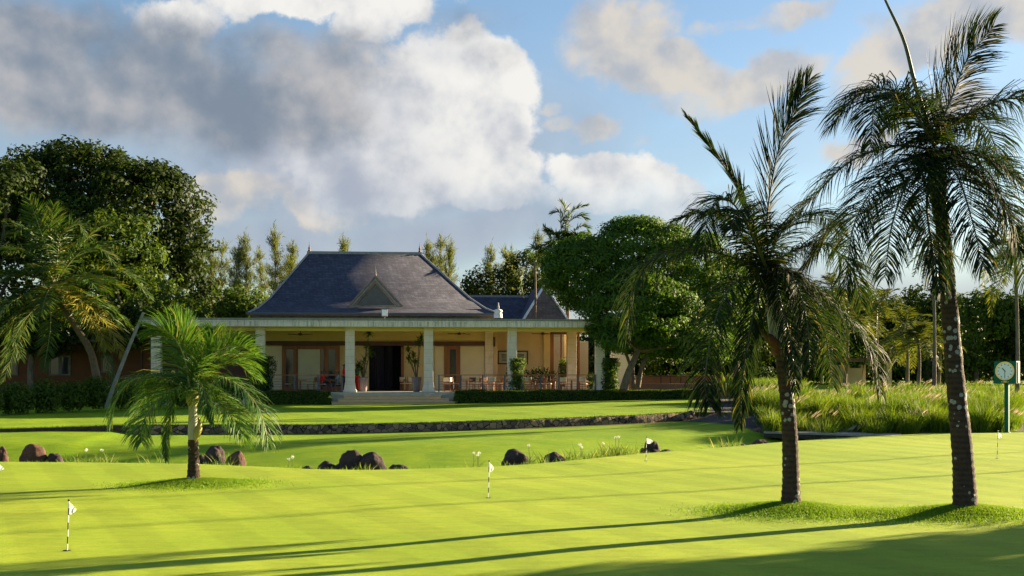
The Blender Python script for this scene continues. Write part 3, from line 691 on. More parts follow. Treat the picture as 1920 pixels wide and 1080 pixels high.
def table(px, v, label, r=.42, group='tables on the verandah'):
    t = thing('cafe_table', label, 'table', LW(U(px, v), v, ZF+.002), TH, group)
    mb = MB(); mb.lathe([(0, .70), (r*.98, .70), (r, .715), (r, .735), (r*.97, .745), (0, .745)], 20); mb.build('tabletop', M_chair, t)
    mb = MB(); mb.lathe([(.05, .06), (.045, .3), (.06, .6), (.04, .69)], 10); mb.build('pedestal', M_chair, t)
    mb = MB(); [mb.box(.03, .32, -.03, .03, .0, .06, Matrix.Rotation(k*math.pi/2+.4, 4, 'Z')) for k in range(4)]; mb.build('foot', M_chair, t)
table(563, 1.3, 'round brown table with thick pedestal behind the left railing'); table(619, .95, 'round table in front of the person in red sitting by the left railing')
table(875, 1.2, 'round table behind the right railing, nearest the entrance steps'); table(925, 1.8, 'round table between the second and third bays, just left of the leafy column')
table(1003, 1.5, 'round table just right of the ivy clad column under the framed picture'); table(1040, 2.6, 'round table behind the round backed white chair'); table(1072, 1.6, 'round table near the right end of the verandah railing')
table(765, 4.4, 'small round table beside the potted plant right of the entrance', .3)
for k, px, v, rz, l in [('wood', 541, 1.6, 80, 'brown wooden chair facing the table behind the left railing'), ('wood', 583, 1.6, -75, 'brown wooden chair between the two left tables'),
    ('cream', 758, 4.2, 20, 'cream backed chair inside the dark entrance, left of the right potted plant'), ('cream', 769, 3.6, -10, 'second cream backed chair close to the right potted plant'),
    ('cream', 839, 1.3, 170, 'bright cream backed chair first along the right railing'), ('wood', 853, 1.9, 60, 'plain wooden chair beside the first table right of the steps'),
    ('dark', 883, 2.0, 200, 'black backed chair in front of the cream wall panel'), ('wood', 893, 1.1, -80, 'wooden chair on the right of the first table past the steps'),
    ('cream', 908, 1.9, 170, 'cream backed chair in front of the grey pilaster'), ('cream', 920, 1.2, 190, 'cream backed chair left of the leafy column, second from it'), ('wood', 938, 1.5, -70, 'wooden chair nearest the left side of the leafy column'),
    ('cream', 990, 1.8, 175, 'cream backed chair directly right of the leafy column'), ('wood', 1015, 1.2, -60, 'wooden chair at the table under the picture frame'), ('dark', 1028, 2.4, 160, 'dark backed chair behind the wooden ones under the picture'),
    ('arm', 1054, 1.1, 185, 'broad cream armchair catching the sun near the khaki pillar'), ('wood', 1066, 2.2, 70, 'wooden chair beneath the khaki pillar'), ('arm', 1095, 1.2, 150, 'cream armchair last on the right of the verandah')]:
    put_chair(k, px, v, rz, l)
# flower troughs and small plants on the right
M_leafs = leafmat('shrub_leaf', (.030, .065, .014), (.075, .12, .022), tr=.35)
M_leafl = leafmat('light_leaf', (.06, .13, .02), (.13, .19, .03), tr=.4)
def bushlet(name, label, cat, c, r, n, leafm=None, size=.05, group=None, seed=0, rz=None):
    rg = np.random.default_rng(seed+50); c = np.array(c, float); r = np.array(r, float)*np.ones(3)
    u = nrm(rg.normal(size=(n, 3)))*rg.uniform(.4, 1.05, (n, 1)); P = u*r; P[:, 2] += r[2]
    V, Q = leaves(P, u+rg.normal(size=(n, 3))*.6+[0, 0, .4], size*rg.uniform(.6, 1.3, n), rg)
    o = npmesh(name, V, Q, leafm or M_leafs, loc=Vector(c)); tag(o, label, cat, group); return o
bushlet('potted_shrub', 'low green plants behind the tables under the right side of the picture', 'plant', LW(U(1010, 4.8), 4.8, ZF+.3), (1.3, .4, .65), 900, size=.08)
bushlet('potted_shrub', 'upright green plant by the bright doorway at the right of the verandah', 'plant', LW(U(1056, 6.2), 6.2, ZF+.3), (.35, .35, 1.0), 500, M_leafl, size=.09, seed=2)
bushlet('potted_shrub', 'dark green plant at the far right end of the verandah floor', 'plant', LW(U(1108, 2.2), 2.2, ZF), (.35, .35, .65), 400, size=.08, seed=3)
# picture
M_pic = mat('picture_print', (.14, .15, .13), (.35, .36, .30), scale=2.2, rough=.3, stretch=(1, 1, 3)); M_mount = mat('picture_mount', (.62, .60, .52), rough=.7)
u0, u1 = U(933, VR-.05), U(990, VR-.05); z0, z1 = Z(960, 683, VR), Z(960, 657.5, VR)
t = thing('picture_frame', 'wide dark framed landscape picture on the peach wall, half hidden by a column', 'picture', LW(u0, VR-.05, z0), TH); w_, h_ = u1-u0, z1-z0
mb = MB(); b = .09; mb.box(0, w_, -.04, .03, 0, b); mb.box(0, w_, -.04, .03, h_-b, h_); mb.box(0, b, -.04, .03, b+.001, h_-b-.001); mb.box(w_-b, w_, -.04, .03, b+.001, h_-b-.001); mb.build('frame', M_dkwood, t)
mb = MB(); mb.box(b, w_-b, .0, .02, b, h_-b); mb.build('mount', M_mount, t)
mb = MB(); mb.box(.27, w_-.27, -.008, -.002, .22, h_-.22); mb.build('print', M_pic, t)
# two tall pots with dracaenas
M_pot = mat('mauve_pot', (.24, .19, .20), (.18, .14, .155), scale=3, rough=.45)
def dracaena(px, v, label, heads, seed):
    rg = np.random.default_rng(seed); base = LW(U(px, v), v, ZF+.002); t = thing('potted_dracaena', label, 'potted plant', base, TH)
    mb = MB(); mb.lathe([(0, 0), (.20, 0), (.23, .1), (.32, .85), (.33, .92), (.29, .93), (.27, .86), (0, .84)], 20); mb.build('pot', M_pot, t)
    mb = MB(); V = []; Q = []; b = 0
    for (dx, dy, h) in heads:
        mb.tube(catmull([(dx*.1, dy*.1, .84), (dx*.5, dy*.5, .84+(h-.84)*.5), (dx, dy, h)], 6), np.linspace(.035, .02, 6), 6)
        nb = 46
        for i in range(nb):
            a = rg.uniform(0, 2*math.pi); e = rg.uniform(-.3, 1.4); L_ = rg.uniform(.35, .6); d = np.array([math.cos(a)*math.cos(e), math.sin(a)*math.cos(e), math.sin(e)])
            w_ = nrm(np.cross(d, [0, 0, 1.]) + 1e-3)*.032; p = np.array([dx, dy, h])-[0, 0, rg.uniform(0, .25)]; q = p+d*L_*.55; r_ = q+nrm(d+[0, 0, -.75])*L_*.5
            V += [p-w_*.5, p+w_*.5, q+w_, q-w_, r_+w_*.1, r_-w_*.1]; Q += [(b, b+1, b+2, b+3), (b+3, b+2, b+4, b+5)]; b += 6
    mb.build('stem', M_bark, t); npmesh('foliage', V, Q, M_leafl, t)
dracaena(681, .9, 'tall potted dracaena in a mauve pot left of the dark entrance', [(.35, .0, 3.7), (.22, .2, 3.0), (.05, -.1, 2.0), (-.3, .1, 1.7), (.45, .1, 2.5), (-.1, .1, 1.5)], 3)
dracaena(781, .9, 'potted dracaena in a mauve pot right of the dark entrance', [(-.55, .0, 2.7), (-.2, .2, 2.3), (.15, -.1, 3.1), (.3, .2, 3.4), (-.1, .1, 1.9), (-.5, .1, 2.1)], 4)

# ------------------------------------------------------------------ people: one skinned body each
M_skin = mat('skin', (.22, .12, .075), (.20, .11, .07), rough=.6); M_hair = mat('black_hair', (.015, .012, .012), rough=.6)
M_red = mat('red_cotton', (.90, .03, .015), (.82, .028, .014), rough=.8); M_blue = mat('pale_blue_cotton', (.30, .42, .50), rough=.8); M_navy = mat('navy_cloth', (.03, .035, .07), rough=.8); M_teal = mat('green_cloth', (.02, .17, .09), rough=.8)
def skinmesh(name, V, Ed, rad, m, parent, root=0, sub=1):
    me = bpy.data.meshes.new(name); me.from_pydata(V, Ed, []); me.materials.append(m)
    o = bpy.data.objects.new(name, me); COL.objects.link(o); o.parent = parent
    sk = o.modifiers.new('skin', 'SKIN'); sk.use_smooth_shade = True
    for i, d in enumerate(me.skin_vertices[0].data): d.radius = (rad[i] if isinstance(rad[i], tuple) else (rad[i], rad[i])); d.use_root = (i == root)
    s = o.modifiers.new('sub', 'SUBSURF'); s.levels = sub; s.render_levels = sub; return o
def person(label, px, v, rz, shirt, trous, sitting, armf=.3, z=0):
    t = thing('person', label, 'person', LW(U(px, v), v, ZF+.002), TH+R(rz))
    hz = .50 if sitting else .92
    J = {'pel': (0, 0, hz), 'wai': (0, .01, hz+.18), 'che': (0, .0, hz+.40), 'nek': (0, .0, hz+.56), 'hd0': (0, -.02, hz+.64), 'hd1': (0, -.03, hz+.75), 'hd2': (0, -.02, hz+.84)}
    for s, sx in (('l', -1), ('r', 1)):
        J['sh'+s] = (.19*sx, 0, hz+.48)
        J['eb'+s] = (.25*sx, -.10, hz+.24); J['wr'+s] = (.15*sx, -.10-armf, hz+.24) if armf > .1 else (.25*sx, -.16, hz+.0)
        J['ha'+s] = (J['wr'+s][0]*.85, J['wr'+s][1]-.09, J['wr'+s][2]-.01)
        J['hp'+s] = (.09*sx, 0, hz-.03)
        J['kn'+s] = (.12*sx, -.44, hz+.02) if sitting else (.10*sx, -.02, .50)
        J['an'+s] = (.12*sx, -.42, .08) if sitting else (.10*sx, .02, .08); J['to'+s] = (.12*sx, J['an'+s][1]-.17, .03)
    names = list(J); V = [J[k] for k in names]; ix = {k: i for i, k in enumerate(names)}
    Ed = [('pel', 'wai'), ('wai', 'che'), ('che', 'nek'), ('nek', 'hd0'), ('hd0', 'hd1'), ('hd1', 'hd2')]
    for s in 'lr': Ed += [('che', 'sh'+s), ('sh'+s, 'eb'+s), ('eb'+s, 'wr'+s), ('wr'+s, 'ha'+s), ('pel', 'hp'+s), ('hp'+s, 'kn'+s), ('kn'+s, 'an'+s), ('an'+s, 'to'+s)]
    rd = {'pel': (.13, .10), 'wai': (.115, .085), 'che': (.14, .095), 'nek': .05, 'hd0': .065, 'hd1': (.082, .095), 'hd2': .06}
    for s in 'lr': rd.update({'sh'+s: .06, 'eb'+s: .042, 'wr'+s: .028, 'ha'+s: .035, 'hp'+s: .085, 'kn'+s: .058, 'an'+s: .04, 'to'+s: .035})
    skinmesh('body', V, [(ix[a], ix[b]) for a, b in Ed], [rd[k] for k in names], M_skin, t)
    # shirt: torso and upper arms, trousers: hips and thighs
    sub = ['pel', 'wai', 'che', 'shl', 'shr', 'ebl', 'ebr']; ii = {k: i for i, k in enumerate(sub)}
    skinmesh('shirt', [J[k] for k in sub], [(ii[a], ii[b]) for a, b in (('pel', 'wai'), ('wai', 'che'), ('che', 'shl'), ('che', 'shr'), ('shl', 'ebl'), ('shr', 'ebr'))], [(.15, .12), (.14, .11), (.165, .12), .085, .085, .06, .06], shirt, t)
    sub = ['pel', 'hpl', 'hpr', 'knl', 'knr'] + ([] if sitting else ['anl', 'anr']); ii = {k: i for i, k in enumerate(sub)}
    e = [('pel', 'hpl'), ('pel', 'hpr'), ('hpl', 'knl'), ('hpr', 'knr')] + ([] if sitting else [('knl', 'anl'), ('knr', 'anr')])
    skinmesh('trousers', [J[k] for k in sub], [(ii[a], ii[b]) for a, b in e], [(.145, .115), .10, .10, .075, .075, .06, .06][:len(sub)], trous, t)
    skinmesh('hair', [J['hd1'], (J['hd2'][0], .02, J['hd2'][2]), (0, .045, hz+.70)], [(0, 1), (1, 2)], [.06, .088, .06], M_hair, t, 1)
person('person in a bright red shirt sitting by the left railing, facing the next table', 604, .75, 115, M_red, M_navy, True)
person('person in a pale blue shirt sitting at the table close to the left entrance column', 634, .9, -80, M_blue, M_navy, True)
person('person with dark hair sitting behind the person in red', 612, 2.3, 20, M_navy, M_navy, True)
person('person in red standing half behind the left entrance column', 645, 1.5, 90, M_red, M_navy, False)
person('person in green standing between the left entrance column and the tall pot', 669.5, 2.0, -60, M_teal, M_red, False)
put_chair('wood', 604, .75, 115, 'wooden chair under the person in red'); put_chair('wood', 634, .9, -80, 'wooden chair under the person in pale blue'); put_chair('wood', 613, 2.35, 20, 'wooden chair under the dark haired person behind')

# ------------------------------------------------------------------ wing behind on the right, annex on the left
def hiproof(name, x0, x1, y0, y1, zE, zR, r0, r1, m, parent, flare=True):
    ym = (y0+y1)/2; Lv = []
    for s, h in ((0, 0), (.3, .2), (1, 1)): Lv.append((x0+(r0-x0)*s, x1+(r1-x1)*s, y0+(ym-y0)*s, y1+(ym-y1)*s, zE+(zR-zE)*h))
    V = []
    for a, b, c, d, z in Lv: V += [(a, c, z), (b, c, z), (b, d, z), (a, d, z)]
    return npmesh(name, V, [(4*i+k, 4*i+(k+1) % 4, 4*i+4+(k+1) % 4, 4*i+4+k) for i in range(2) for k in range(4)], m, parent)
wing = thing('clubhouse_wing', 'lower wing with brown shingled hip behind the right side of the clubhouse', 'building', LW(0, 0, 0), TH)
va = 16.0; x0, x1 = U(880, va), U(1000, va)
mb = MB(); zE2 = Z(930, 600, va); mb.box(x0, x1+3, va+.3, va+6, 1.0, zE2); mb.build('wall', M_wall, wing)
zr2 = Z(930, 557, va+3.5)
mb = MB(); mb.poly([(x0, va, zE2), (x1, va, zE2), (x1, va+3.5, zr2), (x0, va+3.5, zr2), (x1, va+7, zE2), (x0, va+7, zE2)], [(0, 1, 2, 3), (3, 2, 4, 5), (0, 3, 5), (1, 4, 2)]); rf = mb.build('roof', M_roof, wing)
mb = MB(); mb.box(x0, x1, va+3.38, va+3.62, zr2-.03, zr2+.14); mb.build('ridge_cap', M_lead, rf)
vb = 12.0; xa, xb = U(980, vb), U(1066, vb); zE3 = Z(1000, 602, vb); zr3 = Z(1021, 535, vb+3)
mb = MB(); mb.box(xa+.3, xb-.3, vb+.3, vb+8, 1.0, zE3-.02); mb.build('wall', M_wall, wing)
pk = (U(1021, vb+3), vb+3, zr3); pk2 = (U(998, vb+9), vb+9, zr3)
mb = MB(); mb.poly([(xa, vb, zE3), (xb, vb, zE3), pk], [(0, 1, 2)]); rf = mb.build('roof', M_roofb, wing)
mb = MB(); mb.poly([(xa, vb, zE3), pk, pk2, (U(955, vb+9), vb+9, zE3), (xb, vb, zE3), (xb, vb+12, zE3)], [(0, 1, 2, 3), (1, 4, 5, 2), (2, 5, 3)]); mb.build('roof', M_roof, wing)
mb = MB(); mb.tube([(xa, vb-.02, zE3+.03), (pk[0], pk[1]-.02, pk[2]+.03)], .10, 6); mb.tube([(xb, vb-.02, zE3+.03), (pk[0], pk[1]-.02, pk[2]+.03)], .08, 6); mb.build('hip_cap', M_white, rf)

dA = 80.0
def XA(px, d=dA): return (px-CX)*d/F
def ZA(py, d=dA): return CH-(py-HY)*d/F
M_frame = mat('dull_frame', (.17, .16, .14), (.13, .12, .11), rough=.7)
annex = thing('annex_building', 'low terracotta annex with flat dark roof edge in shade behind the leaning coconut palm', 'building', (XA(140), dA, 0))
ox = XA(140)
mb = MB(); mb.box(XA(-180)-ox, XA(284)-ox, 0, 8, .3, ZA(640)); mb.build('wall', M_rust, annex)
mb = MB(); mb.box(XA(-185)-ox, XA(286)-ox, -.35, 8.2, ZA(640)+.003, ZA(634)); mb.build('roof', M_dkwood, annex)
for a, b, y0, y1 in ((92, 113, 667, 704), (113.5, 133, 667, 704), (190, 212, 665, 699), (10, 34, 668, 704)):
    fw = MB(); za, zb_, xa_, xb_ = ZA(y1), ZA(y0), XA(a)-ox, XA(b)-ox; k = .10
    fw.box(xa_, xa_+k, -.06, -.002, za, zb_); fw.box(xb_-k, xb_, -.06, -.002, za, zb_); fw.box(xa_+k+.001, xb_-k-.001, -.06, -.002, za, za+k); fw.box(xa_+k+.001, xb_-k-.001, -.06, -.002, zb_-k, zb_)
    f = fw.build('window', M_frame, annex); m2 = MB(); m2.box(xa_+k, xb_-k, -.03, -.004, za+k, zb_-k); m2.build('pane', M_glass, f)
mb = MB(); mb.box(XA(60)-ox, XA(140)-ox, -1.0, -.002, ZA(661), ZA(658)); mb.box(XA(176)-ox, XA(228)-ox, -.9, -.002, ZA(659), ZA(656)); mb.build('awning', M_dkwood, annex)
mb = MB(); mb.box(XA(264)-ox, XA(267)-ox, -.12, -.002, .5, ZA(641)); mb.build('downpipe', M_dkwood, annex)
t = thing('chimney_vent', 'pale blue grey box vent on the annex roof above the leaning trunk', 'vent', (XA(165), dA+2, ZA(634)))
mb = MB(); mb.taper(0, 0, 0, .65, .75, .6, .5, .45); mb.build('housing', mat('blue_grey_metal', (.35, .40, .48), (.30, .34, .42), rough=.6), t); mb = MB(); mb.box(-.32, .32, -.3, .3, .653, .74); mb.build('cap', M_lead, t)
mb = MB(); mb.box(XA(1150, 86), XA(1190, 86), 86, 89, .8, ZA(655, 86)); o = mb.build('white_outbuilding', M_white)
tag(o, 'small white walled outbuilding seen between the end column and the curved trunks', 'building')

# ------------------------------------------------------------------ dry stone wall below the upper lawn
def stones(n, t, col):
    m_ = n.n('ShaderNodeMapping', ins={0: t, 'Scale': (1, 1, 1.25)}).outputs[0]
    v = n.n('ShaderNodeTexVoronoi', feature='F1', ins={'Vector': m_, 'Scale': 4.0}); e = n.n('ShaderNodeTexVoronoi', feature='DISTANCE_TO_EDGE', ins={'Vector': m_, 'Scale': 4.0})
    c = n.mix(n.ramp(n.n('ShaderNodeSeparateColor', ins={0: v.outputs['Color']}).outputs[0], 0, 1), (.06, .045, .035), (.36, .25, .14))
    c = n.mix(.3, c, col)
    return n.mix(n.ramp(e.outputs[0], .02, .07, 1, 0), c, (.008, .006, .008))
M_wst = mat('rubble_stone', (.14, .10, .07), (.09, .07, .06), scale=6, rough=.9, bump=.8, bscale=12, extra=stones)
rg = np.random.default_rng(5)
wall = thing('stone_wall', 'long low rubble stone retaining wall curving between the two lawns', 'wall', (0, 0, 0))
mb = MB(); X = np.arange(XW0, XW1, .12); V = []
def wy(x): return WD(x)
for i, x in enumerate(X):
    j = rg.uniform(-.02, .02); y = wy(x); zt = ztop(x)+rg.uniform(.0, .035); zb = ztop(x)-step(x)-.12
    V += [(x, y-.10+j, zb), (x, y-.07+j+rg.uniform(-.02, .02), (zt+zb)/2), (x, y-.05+j, zt-.03), (x, y+.02, zt), (x, y+.20, zt-.01), (x, y+.22, zt-.3)]
n_ = len(X); Q = [(6*i+k, 6*(i+1)+k, 6*(i+1)+k+1, 6*i+k+1) for i in range(n_-1) for k in range(5)]
npmesh('stonework', V, Q, M_wst, wall)
mb = MB()
for k in range(7):
    x = XW1+rg.uniform(-.12, .15); 
    mb.lathe([(0, -.1), (.12, -.08), (.17, .02), (.13, .12), (0, .16)], 8, (x, wy(x)+rg.uniform(-.08, .1), ztop(x)-.32+k*.045))
mb.build('end_stones', M_wst, wall)
# thin soil strips at foot of the wall and where the low bank runs on
xsw = np.linspace(-24, XW1+.5, 160)
V = []; 
for x in xsw:
    y = WD(x)-.10; d_ = .22 if x > XW0 else .12; V += [(x, y-d_-.06*math.sin(x*3), H(x, y-d_)+.012), (x, y+.02, H(x, WD(x)-.08)+.02)]
o = npmesh('soil_strip', V, [(2*i, 2*i+2, 2*i+3, 2*i+1) for i in range(len(xsw)-1)], mat('dry_edge', (.16, .14, .05), (.10, .08, .04), scale=6, rough=.95, bump=.5)); tag(o, kind='structure')
# ------------------------------------------------------------------ foreground palms
def GD(px, py, z=0): return (CH-z)*F/(py-HY)
def palm_fg(label, base_px, trunk, radii, hub, fronds, L, leafm, seed, d=None, shaft=None, wid=.05, n=62, extra=None, droop=.35, fill=None, spear=None):
    rg = np.random.default_rng(seed); d = d or GD(*base_px)
    org = W(base_px[0], base_px[1]+1.5, d); t = thing('palm_tree', label, 'palm tree', org)
    T3 = [W(x, y, d)-org for x, y in trunk]; T3[0].z -= .15
    ringed(T3, radii, 90, 16, seed=seed).build('trunk', M_ptr, t)
    if shaft:
        pts, rr, m = shaft; mb = MB(); mb.tube(catmull([W(x, y, d-.02)-org for x, y in pts], 14), np.interp(np.linspace(0, 1, 14), np.linspace(0, 1, len(rr)), rr), 14); mb.build('crownshaft', m, t)
    for f in fronds:
        pts, dy = f[0], f[1]; o = dict(f[2]) if len(f) > 2 else {}
        P = [W(hub[0]+(pts[0][0]-hub[0])*.5, hub[1]+(pts[0][1]-hub[1])*.5, d)] if o.pop('root', True) else []
        m = len(pts); P += [W(x, y, d+dy*((k+1)/m)**1.0) for k, (x, y) in enumerate(pts)]
        lm = o.pop('m', leafm); rm = o.pop('rib', M_ribdark if leafm is M_pl_fg else M_rib); Ls = o.pop('L', 1)*L; nn = o.pop('n', n)
        g = frond_geo(P, Ls, nn, rg, wid=o.pop('wid', wid), droop=o.pop('droop', droop), **o)
        frond_obj('frond', [g], org, lm, rm, t)
    if fill:      # fronds of the crown reaching towards and away from the viewer
        for (a, e, ln, dr, kw) in fill:
            h = np.array(W(hub[0], hub[1], d)); a = R(a); e = R(e); c = np.array([math.cos(a), math.sin(a), 0]); P = []
            for k in range(5):
                s = k/4*ln; P.append(h+c*(s*math.cos(e)*(1-.10*k/4))+np.array([0, 0, s*math.sin(e)-dr*(k/4)**2*ln]))
            kw = dict(kw); g = frond_geo(P, L*kw.pop('L', .9), n, rg, wid=wid, droop=droop, **kw); frond_obj('frond', [g], org, kw.get('m', leafm), M_ribdark if leafm is M_pl_fg else M_rib, t)
    if extra: extra(t, org, d)
    return t
M_shaft = mat('pale_crownshaft', (.46, .44, .38), (.36, .36, .28), scale=5, rough=.6, bump=.2, stretch=(1, 1, .2))
M_fib = mat('brown_fibre', (.16, .07, .035), (.08, .035, .02), scale=6, rough=.9, bump=.6)
M_ystalk = mat('yellow_stalk', (.42, .36, .10), (.30, .26, .07), rough=.6)
# palm on the left of the pair
def ex1(t, org, d):
    mb = MB(); mb.tube(catmull([W(x, y, d-.12)-org for x, y in ((1462, 652), (1440, 632), (1422, 612), (1412, 598))], 8), [.10, .11, .09, .05, .05, .04, .03, .02][:8], 8); mb.build('spathe', M_fib, t)
    mb = MB(); mb.tube(catmull([W(x, y, d-.2)-org for x, y in ((1474, 650), (1480, 600), (1483, 560))], 8), [.05, .045, .04, .035, .03, .03, .03, .02], 6); mb.build('leaf_stalk', M_ystalk, t)
    mb = MB(); mb.lathe([(.14, -.1), (.19, -.02), (.16, .03), (.19, .07), (.13, .14)], 14, W(1463, 656, d)-org); mb.build('collar', M_fib, t)
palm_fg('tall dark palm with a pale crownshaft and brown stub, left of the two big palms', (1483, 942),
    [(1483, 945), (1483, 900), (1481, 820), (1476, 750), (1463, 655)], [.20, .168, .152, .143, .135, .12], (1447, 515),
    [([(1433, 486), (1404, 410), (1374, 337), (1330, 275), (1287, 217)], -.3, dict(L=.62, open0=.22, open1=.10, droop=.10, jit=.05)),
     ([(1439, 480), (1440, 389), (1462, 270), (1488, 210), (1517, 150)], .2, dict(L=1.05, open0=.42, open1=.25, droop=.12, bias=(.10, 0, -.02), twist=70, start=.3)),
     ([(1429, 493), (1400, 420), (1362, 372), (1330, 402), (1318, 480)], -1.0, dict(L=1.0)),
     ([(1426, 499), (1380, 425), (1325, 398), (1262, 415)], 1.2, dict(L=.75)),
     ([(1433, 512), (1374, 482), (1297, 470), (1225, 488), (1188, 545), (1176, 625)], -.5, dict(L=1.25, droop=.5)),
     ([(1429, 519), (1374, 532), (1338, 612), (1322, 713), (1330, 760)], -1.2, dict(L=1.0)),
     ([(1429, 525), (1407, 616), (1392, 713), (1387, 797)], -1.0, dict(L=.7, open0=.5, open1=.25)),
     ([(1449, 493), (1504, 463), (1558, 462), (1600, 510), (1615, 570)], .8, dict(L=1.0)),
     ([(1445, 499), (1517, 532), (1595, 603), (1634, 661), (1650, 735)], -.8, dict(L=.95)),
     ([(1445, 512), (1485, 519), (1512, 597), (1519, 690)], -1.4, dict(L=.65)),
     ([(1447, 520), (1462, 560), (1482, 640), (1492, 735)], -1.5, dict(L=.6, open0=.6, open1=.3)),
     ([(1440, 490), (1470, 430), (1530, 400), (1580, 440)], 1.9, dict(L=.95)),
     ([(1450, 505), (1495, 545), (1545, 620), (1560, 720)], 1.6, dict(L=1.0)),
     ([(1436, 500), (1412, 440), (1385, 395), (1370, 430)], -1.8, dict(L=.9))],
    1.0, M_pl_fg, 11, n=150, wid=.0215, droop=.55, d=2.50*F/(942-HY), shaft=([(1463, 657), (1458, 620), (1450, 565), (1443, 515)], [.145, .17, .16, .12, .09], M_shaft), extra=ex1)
# palm on the right of the pair
def ex2(t, org, d):
    mb = MB(); mb.tube(catmull([W(x, y, d+.1)-org for x, y in ((1750, 262), (1718, 166), (1695, 77), (1660, 0), (1630, -70))], 20), np.linspace(.05, .015, 20), 6); mb.build('spear_leaf', M_ribdark, t)
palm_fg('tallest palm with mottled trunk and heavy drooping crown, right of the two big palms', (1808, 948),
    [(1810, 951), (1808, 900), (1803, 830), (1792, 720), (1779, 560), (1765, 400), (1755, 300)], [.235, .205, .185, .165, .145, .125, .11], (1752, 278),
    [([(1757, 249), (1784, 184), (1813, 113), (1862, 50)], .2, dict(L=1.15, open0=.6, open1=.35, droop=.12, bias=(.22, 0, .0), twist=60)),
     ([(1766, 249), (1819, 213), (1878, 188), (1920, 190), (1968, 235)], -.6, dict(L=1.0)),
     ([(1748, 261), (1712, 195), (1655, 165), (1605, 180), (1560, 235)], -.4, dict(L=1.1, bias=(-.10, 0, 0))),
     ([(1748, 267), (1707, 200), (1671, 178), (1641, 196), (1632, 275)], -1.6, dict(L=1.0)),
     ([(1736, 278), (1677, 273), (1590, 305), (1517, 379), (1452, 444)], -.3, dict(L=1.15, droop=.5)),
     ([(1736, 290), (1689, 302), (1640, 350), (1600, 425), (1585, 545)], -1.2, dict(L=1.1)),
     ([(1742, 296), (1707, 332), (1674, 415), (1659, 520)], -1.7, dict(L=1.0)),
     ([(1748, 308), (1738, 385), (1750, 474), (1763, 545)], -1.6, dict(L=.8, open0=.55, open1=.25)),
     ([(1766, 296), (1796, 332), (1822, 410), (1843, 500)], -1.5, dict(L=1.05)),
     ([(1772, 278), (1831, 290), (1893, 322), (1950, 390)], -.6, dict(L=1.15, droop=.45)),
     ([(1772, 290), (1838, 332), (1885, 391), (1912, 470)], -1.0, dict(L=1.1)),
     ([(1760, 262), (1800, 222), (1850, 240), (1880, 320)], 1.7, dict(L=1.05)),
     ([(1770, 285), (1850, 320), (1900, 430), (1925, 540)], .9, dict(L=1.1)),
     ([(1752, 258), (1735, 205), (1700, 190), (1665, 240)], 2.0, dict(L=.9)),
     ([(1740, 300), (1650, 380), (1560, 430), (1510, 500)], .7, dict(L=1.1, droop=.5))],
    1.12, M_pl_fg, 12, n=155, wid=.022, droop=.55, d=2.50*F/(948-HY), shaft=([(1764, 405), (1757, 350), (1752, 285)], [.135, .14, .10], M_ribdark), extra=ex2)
# small fresh palm on the left
def ex3(t, org, d):
    mb = MB(); mb.tube(catmull([W(x, y, d-.12)-org for x, y in ((366, 826), (371, 808), (374, 795), (372, 780))], 8), [.03, .07, .085, .085, .07, .05, .03, .01], 8); mb.build('boot', M_ystalk, t)
    mb = MB(); mb.tube(catmull([W(x, y, d)-org for x, y in ((362, 826), (362, 790), (361, 756))], 10), [.115, .12, .125, .12, .115, .11, .10, .10, .10, .11], 14); mb.build('crownshaft', M_shaft, t)
    mb = MB(); mb.lathe([(.10, -.12), (.14, -.03), (.17, .10), (.12, .25), (.05, .38)], 12, W(361, 752, d)-org); mb.build('collar', M_ystalk, t)
SD = dict(root=True)
palm_fg('young fresh green palm with short pale trunk, alone on the left of the putting green', (363, 897),
    [(363, 900), (363, 885), (363, 860), (362, 824)], [.17, .145, .125, .12], (361, 742),
    [([(355, 728), (350, 684), (334, 643), (310, 620), (280, 616)], -.4, dict(L=1.05, droop=.25, bias=(-.16, 0, -.02), twist=-35)),
     ([(358, 722), (347, 660), (338, 620), (330, 590)], .2, dict(L=.8, open0=.35, open1=.2, droop=.06, twist=60)),
     ([(360, 722), (352, 670), (345, 630), (352, 598)], .6, dict(L=.8, open0=.4, open1=.2, droop=.08, twist=40)),
     ([(369, 712), (381, 684), (413, 655), (451, 649), (482, 670)], -.3, dict(L=.95, ups=.55, droop=.22)),
     ([(375, 715), (407, 706), (447, 722), (479, 756), (495, 794), (503, 832)], -.6, dict(L=.95)),
     ([(369, 731), (400, 756), (432, 778), (455, 815)], -1.2, dict(L=.95)),
     ([(352, 734), (312, 709), (274, 706), (240, 718), (215, 756), (208, 790)], -.4, dict(L=.9)),
     ([(352, 731), (322, 731), (290, 756), (267, 794), (265, 829)], -1.2, dict(L=.9)),
     ([(353, 731), (331, 744), (318, 785), (312, 832), (313, 862)], -1.0, dict(L=.42, open0=.35, open1=.2)),
     ([(369, 712), (381, 728), (388, 765), (398, 795)], -1.4, dict(L=.40, open0=.4, open1=.2)),
     ([(372, 715), (400, 690), (440, 680), (480, 710)], .9, dict(L=.95, ups=.25)),
     ([(372, 712), (410, 670), (440, 665), (470, 690)], 1.3, dict(L=.95, ups=.35)),
     ([(350, 720), (325, 700), (300, 715), (275, 755)], 1.3, dict(L=.9)),
     ([(366, 716), (380, 670), (395, 640), (400, 618)], .7, dict(L=.75, ups=.3, droop=.1)),
     ([(370, 728), (400, 735), (440, 765), (462, 830)], .6, dict(L=.95)),
     ([(355, 730), (330, 722), (280, 735), (245, 790)], .5, dict(L=.9))],
    1.05, M_pl_sm, 13, extra=ex3, wid=.023, n=115, d=2.55*F/(897-HY))

